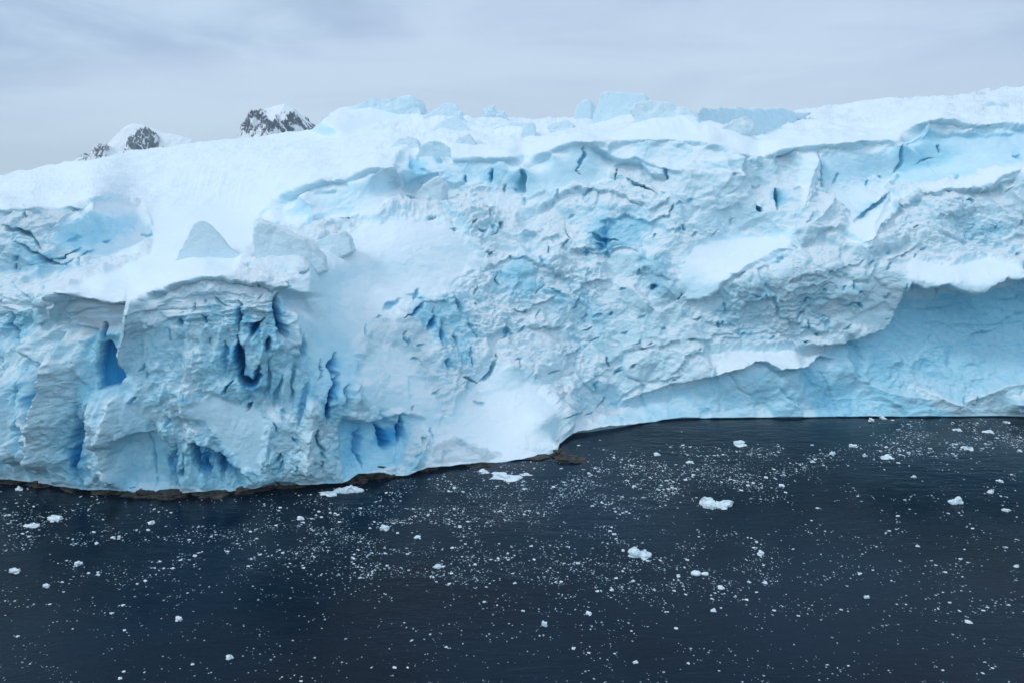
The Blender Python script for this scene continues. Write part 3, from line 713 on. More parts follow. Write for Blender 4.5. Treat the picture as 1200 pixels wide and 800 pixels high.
# ------------------------------------------------------------------ detached ice blocks
def ice_block(name, outline, Y, thick, label, cat='ice block', mat=None, lean=(0, 0), shrink=0.85, vox=0.45, rough=0.35, jag=0.7, group=None, Y2=None):
    """outline traced on the front, pushed back `thick` metres; the back outline is shrunk about its centre"""
    raw = pp(outline); rj = random.Random(len(outline) * 7 + int(raw[0][0])); pts = []
    for (ax, ay), (bx_, by_) in zip(raw, raw[1:] + raw[:1]):
        pts.append((ax, ay)); Ld = math.hypot(bx_ - ax, by_ - ay)
        if Ld > 9 and max(ay, by_) < max(q[1] for q in raw) - 4:
            n_ = int(Ld / 6)
            for k_ in range(1, n_):
                t_ = k_ / n_ + rj.uniform(-.3, .3) / n_
                pts.append((ax + (bx_ - ax) * t_ + rj.gauss(0, jag), ay + (by_ - ay) * t_ + rj.gauss(0, jag)))
    fr = []
    for (x, y) in pts:
        u_ = (x - raw[0][0]) / (max(q[0] for q in raw) - raw[0][0] + 1e-6)
        Yv = Y if Y2 is None else Y + (Y2 - Y) * min(max(u_, 0), 1)
        X, YY, Z = at(x, y, Yv); fr.append(np.array([float(X), float(Yv), float(Z)]))
    c = sum(fr) / len(fr)
    zmin = min(p[2] for p in fr); zmax = max(p[2] for p in fr)
    bm = bmesh.new()
    f = []; b = []
    for p in fr:
        hgt = (p[2] - zmin) / (zmax - zmin + 1e-6)
        f.append(bm.verts.new((p[0], p[1] + lean[1] * hgt, p[2])))
        q = c + (p - c) * shrink
        q[2] = p[2] - max(p[2] - c[2], 0) * (1 - shrink)
        b.append(bm.verts.new((q[0] + lean[0], p[1] + thick, q[2] if hgt > 0.25 else p[2] - 1)))
    n = len(f)
    bm.faces.new(f); bm.faces.new(b[::-1])
    for i in range(n): bm.faces.new((f[i], b[i], b[(i + 1) % n], f[(i + 1) % n]))
    bmesh.ops.recalc_face_normals(bm, faces=bm.faces)
    bmesh.ops.triangulate(bm, faces=bm.faces)
    me = bpy.data.meshes.new(name); bm.to_mesh(me); bm.free()
    o = bpy.data.objects.new(name, me); COL.objects.link(o)
    md = o.modifiers.new('r', 'REMESH'); md.mode = 'VOXEL'; md.voxel_size = vox
    dg = bpy.context.evaluated_depsgraph_get()
    me2 = bpy.data.meshes.new_from_object(o.evaluated_get(dg))
    o.modifiers.clear(); o.data = me2; bpy.data.meshes.remove(me)
    me2.name = name
    V = np.zeros(len(me2.vertices) * 3, np.float32); me2.vertices.foreach_get('co', V); V = V.reshape(-1, 3).astype(float)
    Nn = np.zeros(len(me2.vertices) * 3, np.float32); me2.vertices.foreach_get('normal', Nn); Nn = Nn.reshape(-1, 3)
    size = zmax - zmin
    fa, ea, ia = facets(V, max(size * 0.45, 2.0), 12)
    fb, eb, ib = facets(V + 9, max(size * 0.2, 1.2), 13)
    d = rough * (fa * 1.0 * (1 - np.exp(-ea / 0.15)) + 0.55 * fb * (1 - np.exp(-eb / 0.15)) + 0.9 * fbm(V, size * 0.6 + 1, 3, 15, 0.5) + 0.25 * fbm(V, 1.6, 3, 17))
    V += Nn * d[:, None]
    base = np.array([c[0], c[1] + thick / 2, zmin])
    me2.vertices.foreach_set('co', (V - base).astype(np.float32).ravel())
    o.location = base
    me2.polygons.foreach_set('use_smooth', np.ones(len(me2.polygons), bool))
    me2.materials.clear(); me2.materials.append(mat or M_BLOCK)
    me2.update()
    tag(o, label, cat, group)
    return o

#BLOCKS
ice_block('ice_fin', '203,306 207,296 213,284 222,263 229,259 237,259 247,266 256,278 268,291 285,302 270,316 240,319 206,314', ground(240, 306), 7, 'shark fin shaped ice block standing alone on the left snow shelf', mat=M_BLOCK, shrink=.4, lean=(0, 1.5), vox=.3, rough=.25, jag=.25)
ice_block('ice_block', '294,285 293,266 300,260 318,266 335,274 352,281 366,295 378,306 384,318 370,322 345,318 322,312 296,308', ground(340, 312), 8, 'tilted snow capped slab with blue underside right of the fin shaped block', mat=M_BLOCK, shrink=.7, lean=(1, 2.5), vox=.3, rough=.5)
ice_block('ice_block', '362,300 366,284 385,275 400,272 408,282 412,296 395,304 372,308', ground(390, 300), 7, 'small rounded ice lump at the head of the smooth snow slope', mat=M_BLOCK, shrink=.7, lean=(1, 3), vox=.35, rough=.3)
ice_block('serac', '398,140 404,126 415,122 432,114 455,112 484,112 491,120 493,146 470,152 430,154', ground(445, 140), 22, 'long flat topped serac on the skyline right of the dark peak', 'serac', shrink=.8, lean=(4, 5), vox=.55, rough=1.3, jag=1.0)
ice_block('serac', '492,145 500,133 512,127 516,120 524,119 533,121 540,132 549,148 545,156 515,156', ground(525, 150), 16, 'pointed pale serac between the flat topped serac and the crumbly ice pile', 'serac', shrink=.6, lean=(2, 5), vox=.45, rough=1.1, jag=1.0)
ice_block('ice_block', '498,156 515,142 532,134 540,142 552,152 562,158 545,164 515,162', ground(530, 158), 10, 'low wedge of ice leaning in front of the pointed serac', mat=M_BLOCK, shrink=.6, lean=(2, 4), vox=.5, rough=.4)
ice_block('ice_pile', '563,143 565,130 570,125 578,125 583,129 590,131 595,138 600,146 580,150', ground(580, 145), 8, 'crumbly bright white ice pile on the skyline left of centre', 'ice pile', shrink=.6, lean=(1, 2), vox=.35, rough=1.6, jag=1.6)
ice_block('ice_block', '566,160 580,148 600,141 622,143 612,152 600,162 580,166', ground(595, 158), 14, 'sloping blue grey ice slab below the crumbly ice pile', mat=M_BLOCK, shrink=.7, lean=(4, 4), vox=.5, rough=.4)
ice_block('ice_boulder', '610,160 612,150 618,144 625,143 629,150 628,160 622,168 613,168', ground(620, 163), 6, 'egg shaped ice boulder standing on the central snowfield', 'ice boulder', shrink=.6, lean=(.5, 1), vox=.35, rough=.3)
ice_block('ice_block', '486,184 490,172 500,165 515,165 526,172 528,186 522,196 492,196', ground(508, 186), 9, 'domed ice block on the brow above blue cracks', mat=M_BLOCKB, shrink=.7, lean=(1, 3), vox=.4, rough=.4)
ice_block('ice_block', '545,178 550,168 560,163 570,168 578,176 570,184 552,184', ground(562, 178), 7, 'low snowy lump left of the egg shaped boulder', mat=M_BLOCK, shrink=.7, lean=(1, 3), vox=.4, rough=.4)
ice_block('serac', '670,150 673,132 676,122 683,116 690,114 694,120 693,162', ground(683, 146), 12, 'thin leaning serac at the left end of the tall skyline group', 'serac', shrink=.8, lean=(4, 4), vox=.6, rough=.4)
ice_block('serac', '688,160 694,140 700,124 706,108 712,104 735,106 760,107 762,116 756,140 750,162', ground(725, 148), 20, 'tallest serac on the skyline with a cracked flat blue face', 'serac', mat=M_BLOCK, shrink=.85, lean=(5, 7), vox=.45, rough=.5, jag=.5)
ice_block('serac', '734,164 746,138 742,128 748,119 760,114 790,117 812,124 826,138 832,166 790,168', ground(785, 154), 24, 'wide sloping serac in front of the tallest skyline serac', 'serac', shrink=.85, lean=(4, 8), vox=.5, rough=.75)
ice_block('serac', '818,170 820,130 826,124 850,123 900,124 935,126 962,131 940,142 900,166 860,172', ground(835, 163), 22, 'long low vivid blue ice wall on the right skyline', 'serac', mat=M_BLOCKB, shrink=.9, lean=(4, 8), vox=.8, rough=.9, Y2=ground(945, 144))
ice_block('ice_block', '835,172 845,152 862,140 884,134 892,142 884,158 872,176 850,180', ground(860, 172), 14, 'ragged snow crusted ice block below the long blue wall', mat=M_BLOCK, shrink=.7, lean=(3, 5), vox=.5, rough=.9)
ice_block('ice_block', '1140,134 1150,124 1170,118 1192,120 1205,128 1200,138 1165,140', ground(1175, 134), 16, 'heap of pale blue ice blocks near the right edge of the skyline', mat=M_BLOCK, shrink=.7, lean=(2, 5), vox=.7, rough=1.2)
ice_block('ice_block', '455,176 462,163 476,158 488,162 492,174 480,184 462,184', ground(474, 178), 8, 'soft rounded ice block left of the domed block on the brow', mat=M_BLOCK, shrink=.7, lean=(1, 3), vox=.4, rough=.5)
ice_block('ice_block', '528,172 536,160 548,156 556,166 560,176 545,184 532,182', ground(545, 178), 6, 'tilted ice wedge right of the domed block on the brow', mat=M_BLOCK, shrink=.6, lean=(2, 3), vox=.35, rough=.5)
ice_block('ice_block', '640,150 650,142 664,139 674,146 670,156 650,160', ground(656, 156), 8, 'low ice lump left of the thin leaning serac', mat=M_BLOCK, shrink=.6, lean=(2, 3), vox=.4, rough=.6)
ice_block('ice_block', '476,240 484,226 498,214 512,206 520,216 516,236 498,250 480,250', ground(498, 240), 6, 'snow topped wedge of ice below the brow cracks', mat=M_BLOCK, shrink=.6, lean=(3, 3), vox=.35, rough=.5)
#ENDBLOCKS

# ------------------------------------------------------------------ far mountains
def mountain(prof, Yc, rockpolys, name, base_y, xr, seed, amp):
    n, mrow = 260, 150
    px = np.linspace(xr[0], xr[1], n)
    py = interp(prof, px)
    T = np.linspace(-1, 1, mrow)
    XX, ZT, _ = at(px, py, Yc)[0], at(px, py, Yc)[2], 0
    Hh = ZT[None, :]; dpt = np.repeat((T * 330)[:, None], n, 1)
    Xg = np.repeat(XX[None, :], mrow, 0); Yg = Yc + dpt
    Z = Hh - 0.62 * np.abs(dpt) ** 1.0 - 0.0002 * dpt ** 2
    Pm = np.stack([Xg.ravel(), Yg.ravel(), Z.ravel()], 1)
    Wm = np.stack([fbm(Pm, 60, 3, seed + 5), fbm(Pm, 60, 3, seed + 6), fbm(Pm, 60, 3, seed + 7)], 1) * 22
    Qm = Pm * np.array([1, 1, 0.45]) + Wm
    rn = fbm(Qm, 34, 5, seed, 0.6, True).reshape(Z.shape)
    rough = np.clip(np.abs(dpt) / 40, 0.15, 1)
    # image position of each vertex
    k = Yg / 1.0
    fwd = Yg * CP - (Z - CAM_H) * SP
    upc = Yg * SP + (Z - CAM_H) * CP
    ix = 600 + F * Xg / fwd; iy = 400 - F * upc / fwd
    rock = np.zeros_like(Z)
    for poly in rockpolys:
        a = poly + [poly[0]]
        d, _, _ = dist_poly(ix, iy, a); ins = np.zeros(ix.shape, bool)
        for (x0, y0), (x1, y1) in zip(a[:-1], a[1:]):
            if y0 == y1: continue
            ins ^= ((y0 > iy) != (y1 > iy)) & (ix < (x1 - x0) * (iy - y0) / (y1 - y0) + x0)
        rock = np.maximum(rock, sstep(-4, 4, np.where(ins, d, -d)))
    Z = Z + rn * rough * amp * (0.35 + 1.2 * rock)
    V = np.stack([Xg, Yg, Z], -1).reshape(-1, 3)
    idx = np.arange(mrow * n).reshape(mrow, n)
    q = np.stack([idx[:-1, :-1], idx[:-1, 1:], idx[1:, 1:], idx[1:, :-1]], -1).reshape(-1, 4)
    rk = rock.ravel() * 1.0
    o = mesh_np(name, V, q, M_MTN, True, {'rock': rk})
    tag(o, kind='structure')
    return o

m_, nt_, b_ = new_mat('alpine_rock_and_snow')
g_ = nt_.nodes.new('ShaderNodeNewGeometry'); pos_ = g_.outputs['Position']
ra_ = nt_.nodes.new('ShaderNodeAttribute'); ra_.attribute_name = 'rock'
s_ = nt_.nodes.new('ShaderNodeSeparateXYZ'); nt_.links.new(g_.outputs['Normal'], s_.inputs[0])
nz_ = noise_n(nt_, pos_, 0.06, 8, 0.72, 0.6, (1, 1, 0.5))
rf_ = math_n(nt_, 'ADD', math_n(nt_, 'MULTIPLY', ra_.outputs['Fac'], 0.88), math_n(nt_, 'MULTIPLY', math_n(nt_, 'SUBTRACT', nz_, 0.5), 5.0))
rf_ = math_n(nt_, 'SUBTRACT', rf_, math_n(nt_, 'MULTIPLY', s_.outputs[2], 0.25))
c_ = mixc(nt_, maprange(nt_, rf_, 0.50, 0.66), (0.84, 0.86, 0.88), mixc(nt_, maprange(nt_, noise_n(nt_, pos_, 0.2, 5), .4, .6), (0.045, 0.06, 0.085), (0.12, 0.14, 0.17)))  # distance haze put into the rock tones, paler and bluer
nt_.links.new(c_, b_.inputs['Base Color']); b_.inputs['Roughness'].default_value = 0.8
M_MTN = m_
mountain([(60, 215), (88, 190), (110, 181), (125, 172), (135, 160), (146, 149), (155, 144.5), (166, 146), (178, 150), (190, 155), (212, 159), (225, 163), (238, 172), (270, 200)], 2100,
         [pp('88,188 120,178 132,180 125,190 90,196'), pp('150,172 163,158 172,156 184,162 192,176 190,182 145,186')], 'mountain', 190, (50, 280), 3, 26)
mountain([(262, 190), (280, 162), (285, 152), (292, 142), (303, 130), (312, 128), (322, 124), (334, 121.5), (345, 127), (356, 138), (366, 147), (374, 156), (384, 170), (400, 190)], 1500,
         [pp('280,165 284,150 296,132 306,127 316,130 310,142 318,150 345,140 362,144 376,158 372,166'),], 'mountain', 165, (255, 405), 9, 20)

# ------------------------------------------------------------------ water
def water_material():
    m, nt, b = new_mat('sea_water')
    pos = nt.nodes.new('ShaderNodeNewGeometry').outputs['Position']
    b.inputs['Base Color'].default_value = (0.008, 0.018, 0.032, 1)
    b.inputs['Roughness'].default_value = 0.10
    b.inputs['IOR'].default_value = 1.333; b.inputs['Specular IOR Level'].default_value = 0.27
    n1 = noise_n(nt, pos, 0.35, 4, 0.6, 0.2, (0.55, 1.5, 1))
    n2 = noise_n(nt, pos, 1.6, 4, 0.6, 0.3, (0.6, 1.4, 1))
    h = math_n(nt, 'ADD', math_n(nt, 'MULTIPLY', n1, 0.55), math_n(nt, 'MULTIPLY', n2, 0.16))
    bp = nt.nodes.new('ShaderNodeBump'); bp.inputs['Strength'].default_value = 0.28; bp.inputs['Distance'].default_value = 1.0
    nt.links.new(h, bp.inputs['Height']); nt.links.new(bp.outputs[0], b.inputs['Normal'])
    # calm slicks
    sl = noise_n(nt, pos, 0.025, 4, 0.6, 0.6, (0.6, 1.6, 1))
    nt.links.new(maprange(nt, sl, 0.42, 0.6, 0.18, 0.5), bp.inputs['Strength'])
    cc = mixc(nt, maprange(nt, noise_n(nt, pos, 0.012, 4), .4, .6), (0.0012, 0.006, 0.015), (0.003, 0.015, 0.032))
    nt.links.new(cc, b.inputs['Base Color'])
    return m
g = np.array([(-6000, -1000, 0), (6000, -1000, 0), (6000, 6000, 0), (-6000, 6000, 0)], float)
water = mesh_np('water', g, [[0, 1, 2, 3]], water_material(), False)
tag(water, kind='structure')

# ------------------------------------------------------------------ shore rocks
def rock_mesh(name, sx, sy, sz, seed):
    bm = bmesh.new(); bmesh.ops.create_icosphere(bm, subdivisions=4, radius=1)
    V = np.array([v.co[:] for v in bm.verts])
    f, e, i = facets(V * 1.0 + seed * 3.1, 0.7, seed)
    d = 1 + 0.45 * f + 0.5 * fbm(V + seed, 0.6, 4, seed)
    V = V * d[:, None] * np.array([sx, sy, sz]); V[:, 2] = np.maximum(V[:, 2], -0.9)
    for v, c in zip(bm.verts, V): v.co = c
    me = bpy.data.meshes.new(name); bm.to_mesh(me); bm.free()
    me.materials.append(M_ROCK)
    for p in me.polygons: p.use_smooth = False
    return me
RK = [(20, 566, 5.0, 1.3, 'long dark rock ledge at the far left foot of the ice cliff'),
      (52, 570, 3.6, 1.1, 'dark rock under the bright ridge near the left edge'),
      (92, 575, 3.6, 1.0, 'brown wet rock left of the grey alcove at the waterline'),
      (128, 579, 4.2, 1.2, 'low brown rock below the left side of the grey alcove'),
      (165, 583, 4.6, 1.2, 'mossy brown rock shelf below the alcove with the vertical crack'),
      (203, 584, 5.0, 1.3, 'brown rock shelf at the lowest point of the shoreline'),
      (247, 582, 4.8, 1.2, 'dark rock shelf below the blue pits of the cliff foot'),
      (285, 579, 4.6, 1.5, 'dark rock at the left side of the low black shore gap'),
      (318, 573, 4.4, 2.2, 'black rock inside the low gap beneath the snow patch'),
      (345, 572, 3.4, 1.0, 'small brown rock right of the low black shore gap'),
      (415, 566, 3.4, 1.3, 'brown rock beneath the left part of the blue alcove'),
      (440, 561, 4.6, 1.7, 'dark brown rock filling the gap below the blue alcove'),
      (497, 552, 3.6, 1.1, 'dark rock where the snow fan begins at the shore'),
      (560, 547, 4.0, 0.45, 'thin dark rock rim below the grey banded snow'),
      (625, 538, 4.4, 0.5, 'thin dark rock rim below the tip of the snow fan'),
      (668, 539, 5.0, 0.7, 'brown rock awash in the water off the snow fan tip'),
      (655, 532, 2.0, 0.9, 'small dark rock touching the snow fan tip')]
for i, (x, y, sx, sz, lab) in enumerate(RK):
    Yw = water_Y(y) + (1.6 if x < 640 else 0)
    X, _, _ = at(x, y, Yw)
    sx *= 0.78
    o = bpy.data.objects.new('shore_rock', rock_mesh('shore_rock', sx, 1.8 if x < 640 else 1.9, sz, 30 + i)); COL.objects.link(o)
    o.location = (float(X), Yw, 0.0)
    tag(o, lab, 'rock', 'wet rocks along the foot of the ice cliff')

# ------------------------------------------------------------------ floating ice
def floe_geo(seed, r, sub=2):
    bm = bmesh.new(); bmesh.ops.create_icosphere(bm, subdivisions=sub, radius=1)
    V = np.array([v.co[:] for v in bm.verts]); Fc = np.array([[v.index for v in f.verts] for f in bm.faces]); bm.free()
    f, e, i = facets(V + seed * 2.7, 0.9, seed)
    V = V * (1 + 0.7 * f + 0.6 * fbm(V + seed, 0.8, 3, seed))[:, None]; V = V / np.abs(V[:, 0]).max()
    V[:, 2] = np.where(V[:, 2] > 0, V[:, 2], V[:, 2] * 0.5)
    return V, Fc
GEO = [floe_geo(100 + k, 1, 3) for k in range(10)]
GEOS = [floe_geo(200 + k, 1, 1) for k in range(12)]

def floe_pos(x, y):
    Yw = float(water_Y(y)); X, _, _ = at(x, y, Yw)
    dist = math.hypot(Yw, CAM_H)
    return float(X), Yw, dist / F     # metres per photo pixel
# named larger pieces: (x, y, width px, height ratio, label)
BIG = [(840, 592, 36, .34, 'largest floating ice piece, long and two humped, on open water'),
       (748, 650, 30, .42, 'second largest floating ice piece, wedge shaped, in the middle foreground'),
       (1120, 589, 16, .55, 'knobbly white ice chunk floating right of the largest piece'),
       (1162, 577, 12, .45, 'low white ice chunk behind the knobbly chunk at right'),
       (1172, 564, 8, .5, 'small ice lump behind two chunks near the right edge'),
       (1179, 598, 10, .3, 'flat ice sliver in front of the right edge chunks'),
       (820, 672, 18, .3, 'low double ice piece right of the wedge shaped piece'),
       (845, 689, 9, .4, 'small ice bit below the low double piece'),
       (451, 620, 11, .6, 'rounded white ice lump off the middle of the shore'),
       (409, 575, 32, .3, 'long flat ice floe lying against the shore rocks'),
       (385, 578, 26, .15, 'thin flat floe left of the long shore floe'),
       (592, 559, 40, .16, 'broad thin floe in the brash ice below the snow fan'),
       (616, 556, 16, .2, 'narrow floe right of the broad thin floe'),
       (567, 553, 14, .3, 'pale floe left of the broad thin floe'),
       (513, 664, 12, .35, 'ice chunk alone on dark water below the snow fan'),
       (489, 630, 9, .5, 'ice lump just right of the rounded white lump'),
       (17, 670, 13, .35, 'flat ice chunk near the left edge of the water'),
       (92, 661, 11, .45, 'rounded ice chunk right of the left edge chunk'),
       (178, 613, 11, .35, 'ice chunk floating below the grey cliff alcove'),
       (352, 608, 10, .4, 'ice chunk below the long flat shore floe'),
       (65, 607, 18, .2, 'thin streak of ice off the left shore'),
       (38, 616, 20, .2, 'long thin ice sliver near the left edge'),
       (22, 573, 12, .35, 'white floe touching the far left shore'),
       (269, 771, 9, .5, 'ice chunk near the bottom left of the water'),
       (210, 726, 8, .6, 'ice chunk left of the bottom group'),
       (54, 687, 8, .4, 'small chunk below the flat left edge chunk'),
       (891, 649, 8, .5, 'small white chunk right of the wedge shaped piece'),
       (638, 732, 7, .8, 'upright shard in the lower middle of the water'),
       (690, 719, 7, .5, 'small chunk right of the upright shard'),
       (836, 715, 7, .5, 'small lump below the low double piece'),
       (745, 776, 7, .5, 'small chunk alone near the bottom middle'),
       (1192, 664, 8, .5, 'chunk on the right edge of the water'),
       (1135, 729, 9, .3, 'flat chunk near the bottom right'),
       (1016, 700, 6, .5, 'small bright chunk in the right foreground'),
       (1134, 526, 14, .45, 'white peaked chunk in the far right brash band'),
       (1039, 536, 16, .3, 'long white chunk in front of the far right brash band'),
       (867, 521, 16, .25, 'flat floe in the brash band below the blue wall'),
       (808, 542, 10, .35, 'pale floe left end of the far brash band'),
       (1122, 504, 12, .3, 'floe close under the blue overhung wall'),
       (1158, 506, 14, .25, 'flat floe right of the one under the blue wall'),
       (1035, 490, 9, .35, 'floe touching the foot of the blue wall'),
       (1021, 493, 7, .5, 'small lump beside the floe at the blue wall'),
       (1013, 534, 9, .5, 'ice lump left of the long white chunk'),
       (975, 532, 8, .5, 'rounded lump in the centre of the far brash band'),
       (1000, 523, 9, .35, 'thin floe behind the lumps of the far brash band'),
       (952, 541, 8, .35, 'small floe below the far brash band'),
       (916, 569, 8, .35, 'small floe between the largest piece and the far band'),
       (1071, 559, 7, .6, 'two knobbed chunk on clear water at right'),
       (770, 533, 9, .4, 'bright floe off the dark cove of the shore'),
       (1180, 495, 8, .4, 'floe at the foot of the right end wall')]
def add_floe(x, y, wpx, hr, label, group=None, mesh_i=None):
    X, Yw, mpp = floe_pos(x, y)
    r = wpx * mpp / 2
    k = random.randrange(len(GEO)) if mesh_i is None else mesh_i
    V, Fc = GEO[k]
    o = bpy.data.objects.new('ice_floe', FM[k]); COL.objects.link(o)
    o.location = (X, Yw, 0.0)
    o.rotation_euler = (0, 0, random.uniform(-0.4, 0.4) + (math.pi if random.random() < .5 else 0))
    o.scale = (r * 1.02, r * random.uniform(.6, .95), r * hr * 1.8)
    tag(o, label, 'ice floe', group)
    return o
FM = []
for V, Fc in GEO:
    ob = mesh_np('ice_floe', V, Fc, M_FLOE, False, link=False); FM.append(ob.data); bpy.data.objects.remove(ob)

def special_floe(x, y, wpx, lumps, label, seed):
    """larger floes: several merged lumps, voxel remeshed and roughened"""
    X, Yw, mpp = floe_pos(x, y)
    bm = bmesh.new()
    for (lx, ly, lz, sx, sy, sz) in lumps:
        r = bmesh.ops.create_icosphere(bm, subdivisions=3, radius=1)
        for v in r['verts']: v.co = Vector((v.co.x * sx + lx, v.co.y * sy + ly, v.co.z * sz + lz)) * (wpx * mpp)
    me = bpy.data.meshes.new('ice_floe'); bm.to_mesh(me); bm.free()
    o = bpy.data.objects.new('ice_floe', me); COL.objects.link(o)
    md = o.modifiers.new('r', 'REMESH'); md.mode = 'VOXEL'; md.voxel_size = wpx * mpp / 55
    me2 = bpy.data.meshes.new_from_object(o.evaluated_get(bpy.context.evaluated_depsgraph_get()))
    o.modifiers.clear(); o.data = me2; bpy.data.meshes.remove(me); me2.name = 'ice_floe'
    V = np.zeros(len(me2.vertices) * 3, np.float32); me2.vertices.foreach_get('co', V); V = V.reshape(-1, 3).astype(float)
    Nn = np.zeros(len(me2.vertices) * 3, np.float32); me2.vertices.foreach_get('normal', Nn); Nn = Nn.reshape(-1, 3)
    s = wpx * mpp
    fa, ea, ia = facets(V + seed, s * 0.16, seed)
    fb, eb, ib = facets(V + seed, s * 0.34, seed + 1)
    V += Nn * (s * 0.05 * (fa * 0.7 + 1.6 * fb + 0.5 * fbm(V + seed, s * .12, 3, seed, .6)))[:, None]; V[:, 2] *= 0.9
    me2.vertices.foreach_set('co', V.astype(np.float32).ravel())
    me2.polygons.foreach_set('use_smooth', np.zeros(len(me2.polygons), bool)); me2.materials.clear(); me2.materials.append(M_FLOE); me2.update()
    o.location = (X, Yw, 0)
    tag(o, label, 'ice floe', 'larger ice pieces floating on the dark water')
special_floe(840, 592, 37, [(-.25, 0, .06, .24, .2, .18), (.0, 0, .03, .2, .16, .11), (.28, 0, .03, .24, .16, .13), (0, 0, -.05, .46, .25, .08)], BIG[0][4], 41)
special_floe(748, 650, 31, [(-.12, 0, .08, .22, .2, .24), (.2, 0, .03, .3, .2, .14), (0, 0, -.05, .46, .3, .09)], BIG[1][4], 42)
special_floe(1120, 589, 17, [(-.2, 0, .05, .3, .3, .2), (.15, 0, .2, .22, .2, .34), (.2, 0, .05, .28, .25, .2)], BIG[2][4], 43)
special_floe(409, 575, 34, [(-.1, .0, .03, .3, .16, .14), (.2, 0, .02, .3, .14, .08), (-.3, 0, 0, .25, .14, .06)], BIG[9][4], 44)
special_floe(820, 672, 20, [(-.2, 0, .05, .26, .2, .16), (.28, 0, .02, .2, .16, .1)], BIG[6][4], 45)
for i, (x, y, w_, hr, lab) in enumerate(BIG):
    if i in (0, 1, 2, 9, 6): continue
    add_floe(x, y, w_, hr, lab, 'larger ice pieces floating on the dark water')

# --- the many small ones: sampled by a density over the water
wl_f = lambda x: interp(WLINE, x)
def density(x, y):
    d = 0.10 * np.ones_like(x)
    d += 0.9 * np.exp(-(((x - 640) / 230) ** 2 + ((y - 575 + (x - 640) * 0.10) / 24) ** 2))     # off the snow fan
    d += 1.0 * np.exp(-(((x - 820) / 110) ** 2 + ((y - 552) / 22) ** 2))
    d += 0.9 * np.exp(-(((x - 980) / 170) ** 2 + ((y - 529 - (x - 980) * 0.0) / 7) ** 2))
    d += 0.9 * np.exp(-(((x - 1160) / 110) ** 2 + ((y - 512) / 18) ** 2))
    d += 0.45 * np.exp(-(((x - 430) / 200) ** 2 + ((y - 640) / 34) ** 2))
    d += 0.35 * np.exp(-(((x - 760) / 220) ** 2 + ((y - 670) / 30) ** 2))
    d += 0.25 * np.exp(-(((x - 60) / 130) ** 2 + ((y - 610) / 25) ** 2))
    d *= np.where((x > 690) & (y < 520) & (x < 1020), 0.04, 1)
    d *= np.where(y > 720, 0.6, 1)
    # perspective: the far water packs more per pixel
    return d
rs = np.random.default_rng(11)
cx = rs.uniform(-120, 1320, 120000); cy = rs.uniform(488, 830, 120000)
dn = density(cx, cy)
cl = fbm(np.stack([cx / 2.6, cy, 0 * cx], 1), 22, 5, 44, .65)
dn = dn * np.clip(0.25 + 4.2 * (cl + 0.06), 0.04, 3.0)
keep = (rs.uniform(0, 1, len(cx)) < dn * 1.1) & (cy > wl_f(cx) + 2.5)
cx, cy = cx[keep], cy[keep]
sz = np.exp(rs.normal(0.10, 0.56, len(cx))).clip(0.6, 4.6)      # width in photo pixels
fx_ = rs.uniform(-60, 1260, 60000); fy_ = rs.uniform(488, 760, 60000)
fd = np.clip(density(fx_, fy_) - 0.25, 0, 2) * np.clip(0.1 + 5 * (fbm(np.stack([fx_ / 3, fy_, 0 * fx_], 1), 16, 5, 47, .65) + 0.03), 0.0, 3.0)
fk = (rs.uniform(0, 1, len(fx_)) < fd * 0.9) & (fy_ > wl_f(fx_) + 2.5)
cx = np.concatenate([cx, fx_[fk]]); cy = np.concatenate([cy, fy_[fk]]); sz = np.concatenate([sz, rs.uniform(0.5, 1.3, fk.sum())])
order = np.argsort(-sz)
inside = (cx[order] > 0) & (cx[order] < 1200) & (cy[order] < 800)
top = order[inside][:240]
rest = np.setdiff1d(order, top)
def zone(x, y):
    v = 'near the cliff foot' if y < 560 else ('in the middle of the water' if y < 650 else ('in the foreground' if y < 725 else 'at the bottom of the view'))
    hh = ('at far left', 'at left', 'left of centre', 'right of centre', 'at right', 'at far right')[min(5, int(x // 200))]
    return 'small white brash ice piece ' + v + ' ' + hh
for i in top:
    add_floe(cx[i], cy[i], sz[i] * 1.05, rs.uniform(.18, .4), zone(cx[i], cy[i]), 'small brash ice pieces floating on the sea')
Vs, Fs, off = [], [], 0
for i in rest:
    X, Yw, mpp = floe_pos(cx[i], cy[i]); r = sz[i] * mpp / 2
    V, Fc = GEOS[rs.integers(len(GEOS))]
    a = rs.uniform(0, 6.28); ca, sa = math.cos(a), math.sin(a)
    W = V * np.array([r * rs.uniform(.9, 1.3), r * rs.uniform(.6, 1.0), r * rs.uniform(.25, .6)])
    W = np.stack([W[:, 0] * ca - W[:, 1] * sa + X, W[:, 0] * sa + W[:, 1] * ca + Yw, W[:, 2]], 1)
    Vs.append(W); Fs.append(Fc + off); off += len(V)
brash = mesh_np('brash_ice', np.concatenate(Vs), np.concatenate(Fs), M_BRASH, False)
tag(brash, 'thousands of tiny white brash ice fragments scattered over the dark sea', 'brash ice', kind='stuff')
print('floes', len(cx), 'verts', len(ALL.reshape(-1, 3)))

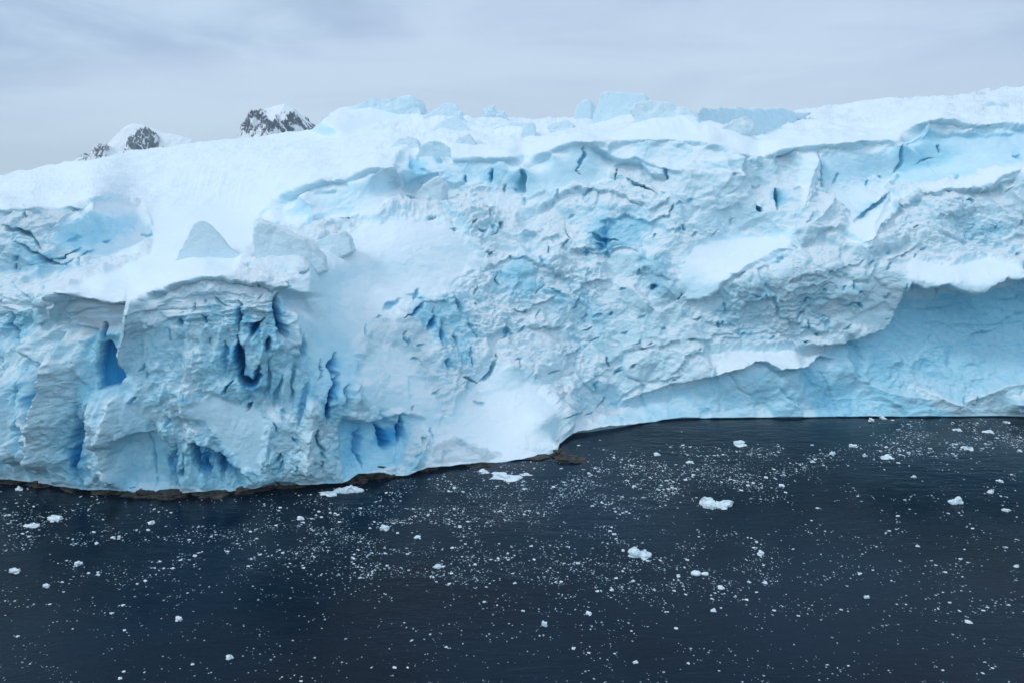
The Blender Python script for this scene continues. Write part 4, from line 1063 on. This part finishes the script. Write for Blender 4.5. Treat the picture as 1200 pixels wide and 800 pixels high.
# ------------------------------------------------------------------ light
SUN_EL, SUN_AZ = math.radians(46), math.radians(-102)    # azimuth from +Y, negative to the left
world = bpy.data.worlds.new('World'); SC.world = world; world.use_nodes = True
nt = world.node_tree; nt.nodes.clear()
out = nt.nodes.new('ShaderNodeOutputWorld')
sky = nt.nodes.new('ShaderNodeTexSky'); sky.sky_type = 'NISHITA'; sky.sun_disc = False
sky.sun_elevation = SUN_EL; sky.sun_rotation = SUN_AZ
bg1 = nt.nodes.new('ShaderNodeBackground'); bg1.inputs[1].default_value = 0.08
nt.links.new(sky.outputs[0], bg1.inputs[0])
tcw = nt.nodes.new('ShaderNodeTexCoord'); gen = tcw.outputs['Generated']
sepw = nt.nodes.new('ShaderNodeSeparateXYZ'); nt.links.new(gen, sepw.inputs[0])
c1 = noise_n(nt, gen, 2.2, 7, 0.55, 0.6, (1, 1, 5.5))
c2 = noise_n(nt, gen, 1.1, 5, 0.5, 0.3, (1, 1, 4.5))
cloud = mixc(nt, maprange(nt, c1, 0.38, 0.62), (0.41, 0.54, 0.745), (0.56, 0.715, 0.885))
cloud = mixc(nt, maprange(nt, c2, 0.45, 0.62, 0, 0.55), cloud, (0.60, 0.71, 0.88))
hz = maprange(nt, sepw.outputs[2], -0.02, 0.16)
cloud = mixc(nt, hz, (0.60, 0.74, 0.86), cloud)
zen = maprange(nt, sepw.outputs[2], 0.2, 0.9)
cloud = mixc(nt, zen, cloud, (0.50, 0.68, 0.87))
cloud = mixc(nt, maprange(nt, sepw.outputs[1], 0.3, -0.5, 0, 0.85), cloud, (0.58, 0.76, 0.92))  # cyan added behind the camera, tinting the fill on the faces
bg2 = nt.nodes.new('ShaderNodeBackground'); bg2.inputs[1].default_value = 1.0
nt.links.new(cloud, bg2.inputs[0])
# sky behind the camera brightened as an added fill for the ice faces
nt.links.new(maprange(nt, sepw.outputs[1], 0.35, -0.7, 1.14, 1.45), bg2.inputs[1])
mx = nt.nodes.new('ShaderNodeMixShader'); mx.inputs[0].default_value = 0.9
nt.links.new(bg1.outputs[0], mx.inputs[1]); nt.links.new(bg2.outputs[0], mx.inputs[2]); nt.links.new(mx.outputs[0], out.inputs[0])

sun = bpy.data.lights.new('sun', 'SUN'); sun.energy = 1.05; sun.angle = math.radians(14); sun.color = (1.0, 0.975, 0.94)
so = bpy.data.objects.new('sun', sun); COL.objects.link(so)
d = Vector((math.sin(SUN_AZ) * math.cos(SUN_EL), math.cos(SUN_AZ) * math.cos(SUN_EL), math.sin(SUN_EL)))
so.rotation_euler = d.to_track_quat('Z', 'Y').to_euler(); so.location = (0, 0, 300)

# ------------------------------------------------------------------ air
mh = bpy.data.materials.new('air'); mh.use_nodes = True; nh = mh.node_tree; nh.nodes.clear()
oh = nh.nodes.new('ShaderNodeOutputMaterial'); vh = nh.nodes.new('ShaderNodeVolumePrincipled')
vh.inputs['Color'].default_value = (0.82, 0.92, 1.0, 1); vh.inputs['Density'].default_value = 0.00008; vh.inputs['Anisotropy'].default_value = 0.0
nh.links.new(vh.outputs[0], oh.inputs['Volume'])
hv = [(x, y, z) for z in (-6, 260) for (x, y) in ((-6050, -1050), (6050, -1050), (6050, 6050), (-6050, 6050))]
hf = [(0, 3, 2, 1), (4, 5, 6, 7), (0, 1, 5, 4), (1, 2, 6, 5), (2, 3, 7, 6), (3, 0, 4, 7)]
tag(mesh_np('haze', hv, hf, mh, False), kind='stuff')

# ------------------------------------------------------------------ camera
cam = bpy.data.cameras.new('camera'); cam.sensor_width = 36; cam.lens = F / 1200 * 36
cam.clip_start = 0.5; cam.clip_end = 60000
co = bpy.data.objects.new('camera', cam); COL.objects.link(co)
co.location = (0, 0, CAM_H); co.rotation_euler = (math.pi / 2 - PITCH, 0, 0)
SC.camera = co
SC.view_settings.view_transform = 'Standard'; SC.view_settings.look = 'None'
SC.view_settings.exposure = -0.12; SC.view_settings.gamma = 1.0
SC.cycles.volume_bounces = 2; SC.cycles.max_bounces = 7; SC.cycles.diffuse_bounces = 4
